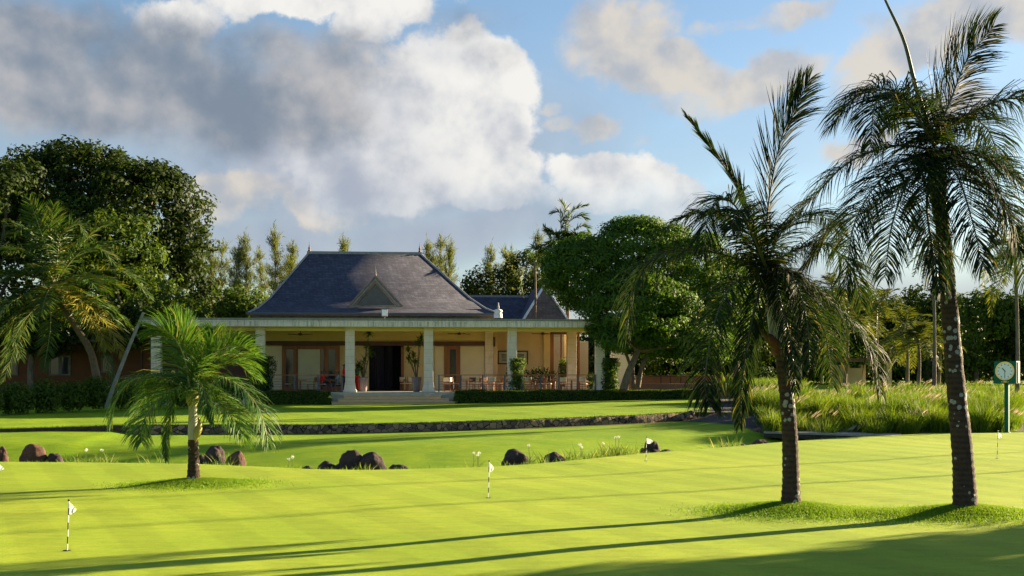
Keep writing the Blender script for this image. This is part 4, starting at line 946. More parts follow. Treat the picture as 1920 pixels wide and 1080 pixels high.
# short rough grass on the raised collars round the palms
rg = np.random.default_rng(21)
def blades(P, h, w, rg, lean=.35, bend=.5, wind=(0, 0), seg=2):
    n = len(P); a = rg.uniform(0, 2*math.pi, n); h = np.asarray(h)*np.ones(n)
    d = np.stack([np.cos(a)*lean*rg.uniform(.2, 1, n)+wind[0], np.sin(a)*lean*rg.uniform(.2, 1, n)+wind[1], np.ones(n)], 1); d = nrm(d)
    b = rg.uniform(0, 2*math.pi, n); wv = np.stack([np.cos(b), np.sin(b), np.zeros(n)], 1)*(np.asarray(w)*np.ones(n))[:, None]*.5
    rows = []; q = P.copy(); wf = [1, .8, .1] if seg == 2 else [.8, 1, .7, .08]
    for k in range(seg+1):
        rows += [q-wv*wf[k], q+wv*wf[k]]; q = q+d*(h/seg)[:, None]; d = nrm(d+np.stack([d[:, 0], d[:, 1], -.15*np.ones(n)], 1)*bend)
    V = np.stack(rows, 1).reshape(-1, 3); m = 2*(seg+1); o = np.arange(n)*m
    Q = np.concatenate([np.stack([o+2*k, o+2*k+1, o+2*k+3, o+2*k+2], 1) for k in range(seg)]); return V, Q
M_tuft = leafmat('rough_grass', (.10, .21, .012), (.19, .30, .022), tr=.35, rough=.6, spec=.15)
P = []
for cx, cy, rx, ry, h in MOUNDS:
    m = int(11000*rx*ry)
    u = rg.normal(size=(m, 2))*.48; u = u[(u**2).sum(1) < 3.2]
    for a, b in u: x, y = cx+a*rx, cy+b*ry; P.append((x, y, H(x, y)))
V, Q = blades(np.array(P), rg.uniform(.02, .05, len(P)), .012, rg, .7)
o = npmesh('collar_grass', V, Q, M_tuft); tag(o, 'longer rough grass on the low mounds around the palm trunks', 'grass', kind='stuff')

# ------------------------------------------------------------------ practice flags
M_blk = mat('black_paint', (.02, .02, .022), rough=.4); M_flag = leafmat('flag_cloth', (.80, .80, .78), (.82, .82, .80), tr=.3, rough=.8, trc=(1, 1, 1))
M_hole = mat('hole_dark', (.03, .035, .015), rough=1)
def flag(px, py, top, label, cloth, lean=0.0):
    d = GD(px, py); x = (px-CX)*d/F; z = H(x, d); hgt = (py-top)*d/F
    t = thing('practice_flag', label, 'golf flag', (x, d, z), 0, 'white practice flags on the putting green')
    pts = [Vector((lean*k, 0, hgt*k)) for k in (0, 1)]
    for k in range(7):
        a, b = k/7, (k+1)/7; mb = MB(); mb.tube([pts[0].lerp(pts[1], a), pts[0].lerp(pts[1], b)], .0085, 8); mb.build('pole_band', M_white if k % 2 == 0 else M_blk, t)
    mb = MB(); mb.lathe([(0, 0), (.016, .0), (.018, .02), (0, .035)], 8, (lean, 0, hgt)); mb.build('knob', M_blk, t)
    n1, n2 = 8, 6; V = []
    for i in range(n1+1):
        s = i/n1
        for j in range(n2+1):
            u = j/n2; top_ = hgt-.01-cloth[1]*s; hh = cloth[2]*(1-.75*s)
            V.append((lean*.95+cloth[0]*s, .03*math.sin(s*6+u*2)*s, top_-hh*u-.03*math.sin(s*3)*u))
    Q = [(i*(n2+1)+j, i*(n2+1)+j+1, (i+1)*(n2+1)+j+1, (i+1)*(n2+1)+j) for i in range(n1) for j in range(n2)]
    npmesh('flag_cloth', V, Q, M_flag, t, smooth=True)
    mb = MB(); mb.lathe([(0, .008), (.055, .008), (.056, .004), (.062, .0045)], 16); mb.build('cup', M_hole, t)
flag(126, 1031, 938, 'nearest white practice flag, at the lower left of the green', (.10, .08, .18), .025)
flag(915.5, 936, 868, 'white practice flag in the middle of the green', (.09, .09, .20), .02)
flag(1211, 866, 822, 'white practice flag streaming sideways in front of a dark boulder', (.20, .07, .16), .02)
flag(1869.5, 862, 811, 'white practice flag nearest the green clock', (.12, .12, .18), .03)
flag(-4, 912, 868, 'white practice flag cut by the left edge of the picture', (.13, .09, .15), .0)

# ------------------------------------------------------------------ square post clock
M_clk = mat('clock_green', (.010, .115, .085), (.008, .10, .075), rough=.6, spec=.15); M_clk2 = mat('clock_side', (.012, .05, .065), rough=.4)
M_gold = mat('gold', (.75, .55, .20), (.65, .46, .16), rough=.3, metal=.6); M_face = mat('clock_face', (.70, .78, .92), (.70, .78, .92), rough=.9, spec=.1)
d = 52.5; bx = XA(1888, d); bz = H(bx, d); ck = thing('post_clock', 'green square two sided clock with white dial and gold ring on a green post', 'clock', (bx, d, bz), R(-40))
zc0, zc1 = ZA(719.5, d)-bz, ZA(677, d)-bz; hw = .47
mb = MB(); mb.box(-.085, .085, -.085, .085, -.05, zc0-.002); mb.build('post', M_clk, ck, bevel=.01)
mb = MB(); mb.box(-hw, hw, -.24, .24, zc0, zc1); mb.build('housing', M_clk, ck, bevel=.03)
mb = MB(); mb.box(hw+.002, hw+.03, -.12, .12, zc0+.05, zc1-.05); mb.build('side_panel', M_clk2, ck); mb = MB(); mb.box(hw-.02, hw+.012, -.255, -.235, zc0+.02, zc1-.02); mb.build('edge_trim', M_lead, ck)
mb = MB(); mb.box(-.13, .13, -.13, .13, -.03, .04); mb.build('base_plate', M_clk, ck)
fc = (zc0+zc1)/2+.06
Mf = Matrix.Translation((0, -.25, fc)) @ Matrix.Rotation(R(90), 4, 'X')
def disc(r0_, r1_, z0_, z1_, n=40):
    mb = MB(); pr = [(r0_, z0_), (r1_, z0_), (r1_, z1_), (r0_, z1_)]; V = [Mf @ Vector((r*math.cos(2*math.pi*k/n), r*math.sin(2*math.pi*k/n), z)) for r, z in pr for k in range(n)]
    mb.poly(V, [(i*n+k, i*n+(k+1) % n, ((i+1) % 4)*n+(k+1) % n, ((i+1) % 4)*n+k) for i in range(4) for k in range(n)]); return mb
disc(.345, .395, -.01, .035).build('bezel', M_gold, ck)
dial = disc(0.0, .344, -.01, .012).build('dial', M_face, ck)
mb = MB()
for k in range(12):
    Mx = Mf @ Matrix.Rotation(k*math.pi/6, 4, 'Z'); mb.box(-.012, .012, .25, .31, .013, .016, Mx)
mb.build('hour_marks', M_blk, dial)
def hand(ang, L_, w_, nm):
    mb = MB(); mb.box(-w_/2, w_/2, -.04, L_, .018, .022, Mf @ Matrix.Rotation(-R(ang), 4, 'Z')); mb.build(nm, M_blk, ck)
hand(318, .17, .035, 'hour_hand'); hand(180, .25, .024, 'minute_hand')
mb = MB()
for k in range(5):
    x = (k-2)*.022; mb.prism([(x-.010, fc-.46), (x+.010, fc-.46), (x*1.5+.004, fc-.415), (x*1.5-.004, fc-.415)], -.246, -.2435)
mb.box(-.055, .055, -.246, -.2435, fc-.475, fc-.462); mb.build('crown_emblem', M_gold, ck)
def text(s, size, M4, m, name, parent):
    cu = bpy.data.curves.new(name, 'FONT'); cu.body = s; cu.size = size; cu.extrude = .002; cu.align_x = 'CENTER'; cu.align_y = 'CENTER'; cu.space_character = 1.25
    to = bpy.data.objects.new(name+'_src', cu); COL.objects.link(to); dg = bpy.context.evaluated_depsgraph_get(); me = bpy.data.meshes.new_from_object(to.evaluated_get(dg))
    bpy.data.objects.remove(to); o = bpy.data.objects.new(name, me); me.materials.clear(); me.materials.append(m); COL.objects.link(o); o.parent = parent; o.matrix_local = M4; return o
text('ROLEX', .085, Matrix.Translation((0, -.245, zc0+.075)) @ Matrix.Rotation(R(90), 4, 'X'), M_gold, 'lettering', ck)

# ------------------------------------------------------------------ boulders
M_rock = mat('basalt', (.070, .046, .042), (.030, .022, .026), scale=2.2, rough=.95, bump=1.0, bscale=9)
M_rock2 = mat('red_basalt', (.13, .062, .042), (.06, .034, .03), scale=2.5, rough=.95, bump=1.0, bscale=9)
from mathutils import noise as mn
def boulder(px, py, w, h, label, d, m=M_rock, seed=0):
    """px centre, py foot row, w,h in photo pixels"""
    import bmesh
    x = (px-CX)*d/F; rw = w/2*d/F; rh = h*d/F; z0 = CH-(py-HY)*d/F
    bm = bmesh.new(); bmesh.ops.create_icosphere(bm, subdivisions=4, radius=1)
    zt_ = z0+rh; zg = min(H(x, d)-.12, z0-.1); sz = (zt_-zg)/2; sx, sy = rw*1.16, rw*.95
    for v_ in bm.verts:
        p = v_.co.copy(); k = 1+.17*mn.noise(p*1.3+Vector((seed*3.1, 0, 0)))+.09*mn.noise(p*3.6+Vector((0, seed, 0)))+.035*mn.noise(p*9)
        for q in range(5):      # a few flattened faces
            nn = Vector((math.sin(seed*2+q*2.1), math.cos(seed+q*1.7), math.sin(q*3.3+seed)*.8)).normalized(); dd = p.dot(nn)
            if dd > .80: k *= 1-(dd-.80)*.5
        v_.co = Vector((p.x*sx*k, p.y*sy*k, p.z*sz*k))
    me = bpy.data.meshes.new('boulder'); bm.to_mesh(me); bm.free(); me.materials.append(m); me.polygons.foreach_set('use_smooth', [True]*len(me.polygons))
    o = bpy.data.objects.new('boulder', me); COL.objects.link(o); o.location = (x, d, (zt_+zg)/2); o.rotation_euler = (0, 0, seed*1.3)
    o.rotation_euler.z = 0
    tag(o, label, 'boulder', 'basalt boulders along the back of the green')
B = [(2, 853, 28, 18, 'flat brown boulder cut by the left edge of the picture', 1), (64, 862, 50, 34, 'large rounded brown boulder on the far left', 1), (102, 863, 34, 16, 'low dark boulder right beside the large far left one', 0),
     (-2, 868, 40, 10, 'flat grey slab stone at the far left edge', 0), (377, 866, 24, 14, 'small dark boulder touching the left of the pair by the young palm', 0), (403, 867, 40, 34, 'dark domed boulder just right of the young palm trunk', 0), (443, 870, 34, 27, 'red brown round boulder right of the young palm', 1),
     (576, 880, 26, 8, 'barely showing flat stone left of the boulder heap', 0), (613, 882, 36, 20, 'low dark boulder at the left of the central heap', 0), (641, 882, 34, 18, 'greyish low boulder in front of the central heap', 0), (660, 873, 50, 30, 'broad dark boulder at the back of the central heap', 0),
     (696, 883, 54, 38, 'largest rounded dark boulder of the central heap', 0), (748, 881, 44, 12, 'flat brown stone right of the central heap', 0),
     (966, 866, 50, 28, 'brown boulder behind a grey one in the middle right', 0), (968, 872, 46, 20, 'grey boulder in front with leaves over it, middle right', 0), (1038, 869, 42, 24, 'rounded brown and grey boulder right of the lily leaves', 0),
     (1222, 850, 30, 30, 'dark upright boulder right behind a white flag', 0), (1206, 851, 18, 12, 'small grey stone left of the boulder behind the flag', 0), (1250, 850, 30, 8, 'flat dark stone right of the boulder behind the flag', 0),
     (1428, 841, 46, 19, 'brown and grey boulder near the footbridge', 1), (1390, 841, 28, 9, 'low stone left of the boulder near the footbridge', 0)]
for i, (px, py, w_, h_, l, k) in enumerate(B):
    ex = E((px-CX)*38/F); d = ex+1.1; ex = E((px-CX)*d/F); d = ex+1.2
    boulder(px, py+3, w_*.92, h_*.88+3, l, d, M_rock2 if k else M_rock, i+1)

rg = np.random.default_rng(31); P = []
for _ in range(16000):
    x = rg.uniform(-17, 13); y = E(x)+.15+rg.exponential(.7)
    if mn.noise(Vector((x*.9, y*.9, 0))) < rg.uniform(-.5, .5): continue
    P.append((x, y, H(x, y)-.01))
P2 = []
for _ in range(9000):
    x = rg.uniform(XW0-6, XW1+1); y = WD(x)+rg.uniform(.0, .22); P2.append((x, y, H(x, WD(x)+.1)+.0))
P = np.array(P+P2); V, Q = blades(P, np.r_[rg.uniform(.06, .20, len(P)-len(P2)), rg.uniform(.04, .11, len(P2))], .018, rg, .6)
o = npmesh('bank_grass', V, Q, M_tuft); tag(o, 'ragged longer grass among the boulders and along the top of the stone wall', 'grass', kind='stuff')
# ------------------------------------------------------------------ lily tufts at the edge of the green
M_strap = leafmat('strap_leaf', (.07, .14, .03), (.16, .22, .05), tr=.35, c3=(.4, .38, .15)); M_petal = leafmat('white_petal', (.8, .8, .74), (.85, .85, .8), tr=.3, trc=(1, 1, 1))
def tuft(px, py, w, h, label, n=70, flowers=0, seed=0, wid=.03, spread=.6):
    rg = np.random.default_rng(seed+300); ex = E((px-CX)*38/F); d = E((px-CX)*(ex+1)/F)+.8; x = (px-CX)*d/F; z = H(x, d); rw = w/2*d/F; hh = CH-(py-h-HY)*d/F-z
    t = thing('lily_clump', label, 'plant', (x, d, z), 0, 'strap leaved lily clumps behind the green')
    P = np.stack([rg.uniform(-rw, rw, n), rg.uniform(-.25, .25, n), np.zeros(n)], 1)
    V, Q = blades(P, hh*rg.uniform(.6, 1.15, n), wid, rg, spread, .55, seg=3); npmesh('foliage', V, Q, M_strap, t)
    for k in range(flowers):
        fx = rg.uniform(-rw, rw); fh = hh*rg.uniform(1.0, 1.2); mb = MB(); mb.tube([(fx*.7, 0, 0), (fx, 0, fh)], .008, 5); s = mb.build('flower_stem', M_strap, t)
        c = np.array([fx, 0, fh]); u = nrm(rg.normal(size=(26, 3))*[1, 1, .5]); Vp, Qp = leaves(c+u*.08, np.cross(u, rg.normal(size=(26, 3))), .085, rg, .16); Vp = c+(Vp-c)*.45; f = npmesh('flower', Vp, Qp, M_petal, t)
for a in [(150, 863, 40, 16, 'strap leaved clump with a white bloom beside the far left boulders', 60, 1), (188, 863, 46, 18, 'spreading strap leaved clump with pale bloom left of the young palm', 80, 1), (285, 866, 50, 22, 'thin upright leaves left of the young palm trunk', 26, 0),
          (420, 869, 34, 22, 'leaf tuft between the two boulders by the young palm', 60, 0), (547, 874, 14, 12, 'single white lily left of the central boulder heap', 8, 2), (682, 880, 22, 18, 'small green tuft in the central boulder heap', 30, 0), (888, 873, 26, 18, 'thin stemmed white lily group left of the middle flag', 14, 3),
          (808, 879, 8, 12, 'tiny pale shoot right of the central heap', 6, 0), (1005, 869, 48, 26, 'bright strap leaved clump between the two middle right boulders', 90, 1), (972, 869, 50, 16, 'leaves hanging over the grey middle right boulder', 36, 0), (1072, 863, 34, 28, 'upright dark leaf clump right of the rounded boulder', 60, 0),
          (1110, 860, 50, 20, 'low bushy leaf clump with white specks', 90, 2), (1135, 857, 40, 24, 'mid height leaf clump left of the tallest lilies', 60, 1), (1162, 856, 54, 34, 'tall pale green lily clump left of the flag', 110, 2), (1192, 852, 30, 16, 'low leaves just left of the flag and dark boulder', 50, 0),
          (1362, 842, 44, 26, 'spiky green clump alone left of the footbridge', 70, 0)]:
    tuft(*a, seed=int(a[0]))

# ------------------------------------------------------------------ footbridge over the ditch
M_plank = mat('grey_plank', (.34, .31, .27), (.24, .22, .20), scale=3, rough=.85, bump=.3, stretch=(1, .2, 1))
d = 50.6; p0 = W(1432, 809, d+1.2); p1 = W(1690, 816.5, d-.4)
fb_ = thing('footbridge', 'thin grey plank footbridge crossing the dark ditch at the right back of the green', 'footbridge', (p0.x, p0.y, p0.z), math.atan2(p1.y-p0.y, p1.x-p0.x))
Lb = (p1-p0).length; mb = MB(); mb.box(0, Lb, 0, 1.5, -.08, 0.0); o = mb.build('deck', M_plank, fb_); mb = MB(); mb.box(0, Lb, .06, .14, -.26, -.083); mb.box(0, Lb, 1.3, 1.4, -.26, -.083); mb.build('girder', M_soil, fb_)
fb_.rotation_euler.y = -math.asin((p1.z-p0.z)/Lb)
mb = MB(); k = 0
# dark retaining bank of the ditch under the bridge
a0 = W(1425, 815, d+2.2); a1 = W(1600, 822, d+1.4)
o = npmesh('ditch_bank', [(a0.x-2, a0.y+.5, a0.z-1.2), (a1.x+1.5, a1.y+.5, a1.z-1.2), (a1.x+1.5, a1.y+.9, a1.z+.25), (a0.x-2, a0.y+.9, a0.z+.25)], [(0, 1, 2, 3)], M_soil); tag(o, kind='structure')

# ------------------------------------------------------------------ hedges
M_hedge = leafmat('hedge_leaf', (.035, .080, .012), (.095, .15, .022), tr=.32, clump=1.5); M_hedge2 = leafmat('climber_leaf', (.035, .080, .014), (.085, .14, .022), tr=.36, clump=2)
def hedge(name, label, p0, p1, z0, h, w, n, leafm=M_hedge, size=.055, cat='hedge', seed=0, rnd=.05, group=None):
    """leafy box from p0 to p1 (x,y)"""
    rg = np.random.default_rng(seed+90); p0 = np.array(p0); p1 = np.array(p1); L_ = np.linalg.norm(p1-p0); ax_ = (p1-p0)/L_; ay = np.array([-ax_[1], ax_[0]])
    t = thing(name, label, cat, (p0[0], p0[1], z0), math.atan2(ax_[1], ax_[0]), group)
    f = rg.choice(5, n, p=np.array([L_*h, L_*w*1.2, L_*h*.4, w*h, w*h])/(L_*h*1.4+L_*w*1.2+2*w*h)); u = rg.uniform(0, 1, (n, 2)); dep = rg.exponential(.06, n)*np.where(rg.random(n) < .5, 1, .2)
    P = np.zeros((n, 3)); Nn = np.zeros((n, 3))
    k = f == 0; P[k] = np.stack([u[k, 0]*L_, dep[k], u[k, 1]*h], 1); Nn[k] = (0, -1, .2)
    k = f == 1; P[k] = np.stack([u[k, 0]*L_, u[k, 1]*w, h-dep[k]], 1); Nn[k] = (0, 0, 1)
    k = f == 2; P[k] = np.stack([u[k, 0]*L_, w-dep[k], u[k, 1]*h], 1); Nn[k] = (0, 1, .2)
    k = f == 3; P[k] = np.stack([dep[k], u[k, 0]*w, u[k, 1]*h], 1); Nn[k] = (-1, 0, .2)
    k = f == 4; P[k] = np.stack([L_-dep[k], u[k, 0]*w, u[k, 1]*h], 1); Nn[k] = (1, 0, .2)
    P += rg.normal(size=(n, 3))*rnd*.5 + (np.sin(P[:, :1]*2.1+seed)*np.cos(P[:, 2:3]*3+P[:, :1]*.7))*rnd*Nn
    V, Q = leaves(P, Nn+rg.normal(size=(n, 3))*.55, size*rg.uniform(.6, 1.3, n), rg); npmesh('foliage', V, Q, leafm, t)
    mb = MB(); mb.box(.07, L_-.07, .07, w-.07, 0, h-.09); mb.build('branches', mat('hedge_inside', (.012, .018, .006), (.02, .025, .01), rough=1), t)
    return t
def LP(px, v): q = LW(U(px, v), v); return (q.x, q.y)
hedge('hedge', 'low clipped hedge in front of the left railing', LP(468, -1.3), LP(619, -1.3), .5, .82, .8, 9000, seed=1)
hedge('hedge', 'long low clipped hedge running right from the steps past the end column', LP(855, -1.5), LP(1313, -.2), .55, .80, .8, 22000, seed=2)
def leafcol(label, px, v, w, y0, seed):
    z = Z(px, y0, v); c = LP(px, v); q = LW(U(px, v), v); t = thing('leafy_column', label, 'climbing plant', (q.x, q.y, .6), TH, 'climbers wrapped round columns')
    rg = np.random.default_rng(seed); h = z-.6; n = 3600; a = rg.uniform(0, 2*math.pi, n); zz = rg.uniform(0, h, n); r = w/2*(1+.12*np.sin(zz*2.1+seed)+.12*np.sin(a*3+zz*3))*np.where(zz > h-.25, .8, 1)*rg.uniform(.75, 1.08, n)
    top = rg.random(n) < .08; r[top] *= rg.random(top.sum()); zz[top] = h*rg.uniform(.96, 1.0, top.sum())
    P = np.stack([r*np.cos(a), r*np.sin(a), zz], 1); Nn = np.stack([np.cos(a), np.sin(a), .3+0*a], 1)+rg.normal(size=(n, 3))*.5; V, Q = leaves(P, Nn, .07*rg.uniform(.6, 1.3, n), rg); npmesh('foliage', V, Q, M_hedge2, t)
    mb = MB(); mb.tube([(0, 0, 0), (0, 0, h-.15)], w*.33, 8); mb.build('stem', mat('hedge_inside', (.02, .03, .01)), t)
leafcol('green climber wrapping the column right of the framed picture halfway up', 967, .3, 1.15, 672, 1); leafcol('sunlit leafy bush shaped like a post beside the end column', 1143, .1, 1.15, 672, 2)
leafcol('big rounded leafy climber on the column behind the young palm', 490, .2, 1.5, 668, 3)
# ------------------------------------------------------------------ tall grasses
M_orn = leafmat('fountain_grass', (.045, .11, .010), (.145, .205, .022), tr=.42, rough=.6, spec=.2, trc=(1.5, 1.35, .4), clump=.6); M_plume = leafmat('grass_plume', (.40, .35, .24), (.52, .46, .34), tr=.45, rough=.9, trc=(1.1, 1, .8))
rg = np.random.default_rng(77); P = []; hs = []; PL = []
def bed_top(px): return 0
k = 0
clumps = []
for _ in range(900):
    y = rg.uniform(51.6, 80); x0 = interp(y, [(51, 9.9), (53, 10.6), (56, 10.6), (60, 11.5), (70, 14), (80, 17)]); x1 = interp(y, [(51, 20.6), (54, 22.3), (62, 25), (80, 34)])
    x = rg.uniform(x0, x1)
    if y < E(x)+.9: continue
    if any((x-c[0])**2+(y-c[1])**2 < .55 for c in clumps): continue
    clumps.append((x, y))
for x, y in clumps:
    hgt = rg.uniform(.7, 1.45)*(1.1 if y < 60 else .8); m = int(230 if y < 60 else 130)
    if 14.5 < x < 19.5 and y > 58: hgt *= .7
    q = rg.normal(size=(m, 2))*.17; z = H(x, y)
    P.append(np.concatenate([q+[x, y], np.full((m, 1), z)], 1)); hs.append(hgt*rg.uniform(.65, 1.1, m))
    if rg.random() < (.62 if x < 14 else .25):
        m = rg.integers(5, 14); q = rg.normal(size=(m, 2))*.22; PL.append((np.concatenate([q+[x, y], np.full((m, 1), z)], 1), hgt))
P = np.concatenate(P); hs = np.concatenate(hs)
V, Q = blades(P, hs, .026, rg, .55, .45, wind=(.12, -.05), seg=3)
o = npmesh('fountain_grass', V, Q, M_orn); tag(o, 'mass of tall feathery green grass filling the bed behind the green at the right', 'grass', kind='stuff')
VV = []; QQ = []; b = 0
for q, hgt in PL:
    for p in q:
        a = rg.uniform(-.5, 1.0); d0 = nrm(np.array([.45*math.cos(a), .35*math.sin(a*2), 1.0])); top = p+d0*hgt*rg.uniform(.85, 1.05); L_ = rg.uniform(.22, .38); dd = nrm(d0+np.array([.55, 0, -.1]))
        s = nrm(np.cross(dd, rg.normal(size=3)))
        for s_ in (s, np.cross(dd, s)):
            w_ = .022; VV += [top-dd*.05, top+dd*L_*.4-s_*w_, top+dd*L_, top+dd*L_*.4+s_*w_]; QQ.append((b, b+1, b+2, b+3)); b += 4
o = npmesh('grass_plumes', VV, QQ, M_plume); tag(o, 'pale pinkish seed plumes nodding over the tall grass', 'grass', kind='stuff')

# ------------------------------------------------------------------ trees on the left
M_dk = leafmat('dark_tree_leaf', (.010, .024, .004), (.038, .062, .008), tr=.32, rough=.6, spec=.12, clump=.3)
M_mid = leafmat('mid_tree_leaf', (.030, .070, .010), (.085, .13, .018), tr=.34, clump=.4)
M_rain = leafmat('feathery_tree_leaf', (.035, .095, .014), (.10, .18, .020), tr=.42, clump=.35, rough=.6, spec=.2)
def eps(lst, dref):
    """(px,py,rx,ry,ddepth) in photo pixels -> ellipsoids"""
    out = []
    for px, py, rx, ry, dd in lst:
        d = dref+dd; c = W(px, py, d); s = d/F; out.append((c.x, c.y, c.z, rx*s, (rx+ry)*.5*s*.9, ry*s))
    return out
d = 92
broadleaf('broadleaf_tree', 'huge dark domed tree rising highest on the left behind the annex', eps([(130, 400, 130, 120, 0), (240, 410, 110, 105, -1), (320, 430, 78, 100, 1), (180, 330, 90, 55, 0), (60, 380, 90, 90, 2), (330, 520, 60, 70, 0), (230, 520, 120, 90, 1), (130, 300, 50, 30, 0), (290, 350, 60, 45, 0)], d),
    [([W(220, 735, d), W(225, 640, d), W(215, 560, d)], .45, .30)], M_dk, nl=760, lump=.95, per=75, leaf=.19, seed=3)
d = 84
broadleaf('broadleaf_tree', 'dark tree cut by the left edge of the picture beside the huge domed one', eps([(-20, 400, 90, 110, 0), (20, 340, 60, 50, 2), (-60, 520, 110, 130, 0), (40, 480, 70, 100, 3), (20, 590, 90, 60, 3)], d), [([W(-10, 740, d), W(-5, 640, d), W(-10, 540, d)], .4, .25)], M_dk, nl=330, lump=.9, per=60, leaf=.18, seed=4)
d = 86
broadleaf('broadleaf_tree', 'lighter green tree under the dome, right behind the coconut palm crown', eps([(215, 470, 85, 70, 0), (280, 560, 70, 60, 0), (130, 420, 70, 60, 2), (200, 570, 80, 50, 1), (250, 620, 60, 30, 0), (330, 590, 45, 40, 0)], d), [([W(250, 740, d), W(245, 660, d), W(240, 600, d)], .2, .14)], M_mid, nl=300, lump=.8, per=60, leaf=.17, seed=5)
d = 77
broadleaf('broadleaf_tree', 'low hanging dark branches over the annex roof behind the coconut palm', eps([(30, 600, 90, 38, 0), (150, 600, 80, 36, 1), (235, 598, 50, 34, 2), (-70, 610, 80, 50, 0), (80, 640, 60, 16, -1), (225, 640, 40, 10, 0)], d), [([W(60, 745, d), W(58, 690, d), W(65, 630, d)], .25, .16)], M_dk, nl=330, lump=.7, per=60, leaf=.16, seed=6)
d = 105
for i, (px, py, rx, ry, l) in enumerate([(400, 580, 60, 38, 'rounded shrubby tree just left of the main roof'), (455, 572, 40, 34, 'bright edged leafy tree touching the left corner of the roof'), (345, 600, 50, 35, 'low dark tree above the left end of the verandah roof')]):
    broadleaf('small_tree', l, eps([(px, py, rx, ry, 0), (px-rx*.5, py+ry*.5, rx*.7, ry*.8, 1), (px+rx*.5, py+ry*.6, rx*.6, ry*.7, 0), (px, py+60, rx, 40, 0)], d), [([W(px, 715, d), W(px, 680, d), W(px, 640, d)], .2, .12)], M_mid, nl=110, lump=.8, per=50, leaf=.18, seed=30+i)
# casuarinas
M_cas = leafmat('casuarina_needle', (.07, .095, .030), (.14, .165, .045), tr=.4, rough=.7, spec=.1)
def casuarina(seed, h=1.0):
    rg = np.random.default_rng(seed); t = thing('casuarina_tree', '', 'tree'); hh = 14.0
    tr = catmull([(0, 0, 0), (rg.normal()*.2, rg.normal()*.2, hh*.4), (rg.normal()*.3, 0, hh*.75), (rg.normal()*.2, 0, hh)], 14); mb = MB(); mb.tube(tr, np.linspace(.16, .015, 14), 6)
    Pn = []; Dn = []
    for i in range(78):
        s = rg.uniform(.15, .98); p = tr[int(s*13)]; a = rg.uniform(0, 2*math.pi); L_ = (1-s)*2.3+.7; L_ *= rg.uniform(.3, 1.3); e = rg.uniform(.55, 1.2); dd = np.array([math.cos(a)*math.cos(e), math.sin(a)*math.cos(e), math.sin(e)])
        q = p+dd*L_; mb.tube([p, (p+q)/2+[0, 0, -.05], q], [.035, .02, .006], 4)
        m = int(42*L_); u = rg.uniform(.15, 1.05, (m, 1)); Pn.append(p+dd*L_*u+rg.normal(size=(m, 3))*.16); Dn.append(nrm(dd*.5+rg.normal(size=(m, 3))*.5+[0, 0, .55]))
    m = 60; u = rg.uniform(.85, 1.05, (m, 1)); Pn.append(tr[-1]*u+rg.normal(size=(m, 3))*.06); Dn.append(nrm(rg.normal(size=(m, 3))*.35+[0, 0, 1]))
    P = np.concatenate(Pn); Dd = np.concatenate(Dn); n = len(P); w_ = nrm(np.cross(Dd, rg.normal(size=(n, 3))))*.026; ln = rg.uniform(.25, .55, (n, 1)); q = P+Dd*ln; 
    V = np.stack([P-w_, P+w_, q+w_*.3+[0, 0, -.04], q-w_*.3+[0, 0, -.04]], 1).reshape(-1, 3)
    mb.build('trunk', M_bark, t); npmesh('crown', V, np.arange(4*n).reshape(n, 4), M_cas, t); return t
cas = [casuarina(1), casuarina(2), casuarina(3)]; used_c = set()
for i, (px, top, d, l) in enumerate([(378, 470, 128, 'wispy casuarina first from the left, against the dark dome'), (397, 462, 132, 'wispy casuarina second from the left'), (416, 460, 128, 'thin casuarina third from the left'), (444, 466, 124, 'casuarina left of the tall forked one'), (462, 442, 127, 'tall full casuarina midway between the dome and the roof'),
        (488, 472, 132, 'short dark casuarina between two taller ones'), (516, 435, 126, 'tallest slim casuarina left of the main roof'), (537, 474, 130, 'casuarina behind the upper left slope of the roof'), (548, 460, 127, 'casuarina closest to the left ridge finial'), (646, 449, 128, 'casuarina tip showing above the middle of the ridge'),
        (810, 455, 128, 'casuarina right of the right ridge finial'), (826, 450, 134, 'faint casuarina with three tips right of the roof'), (842, 458, 128, 'casuarina leaning right of the main roof slope'), (918, 462, 128, 'casuarina tip over the dark trees right of the roof'), (950, 470, 130, 'casuarina tip left of the distant palm'), (964, 474, 134, 'small casuarina tip next to the distant palm'), (1005, 438, 126, 'thin casuarina tip just left of the tall distant palm')]):
    src = cas[i % 3]; c = src if (i % 3) not in used_c else copy_tree(src); used_c.add(i % 3); c['label'] = l; c['group'] = 'casuarinas on the skyline'
    p = W(px, top, d); hgt = p.z-.9; c.location = (p.x, p.y, .9); s = hgt/14.0; c.scale = (s*(.75+.14*(i % 4)), s*(.75+.14*(i % 3)), s); c.rotation_euler = (0, 0, i*1.3)
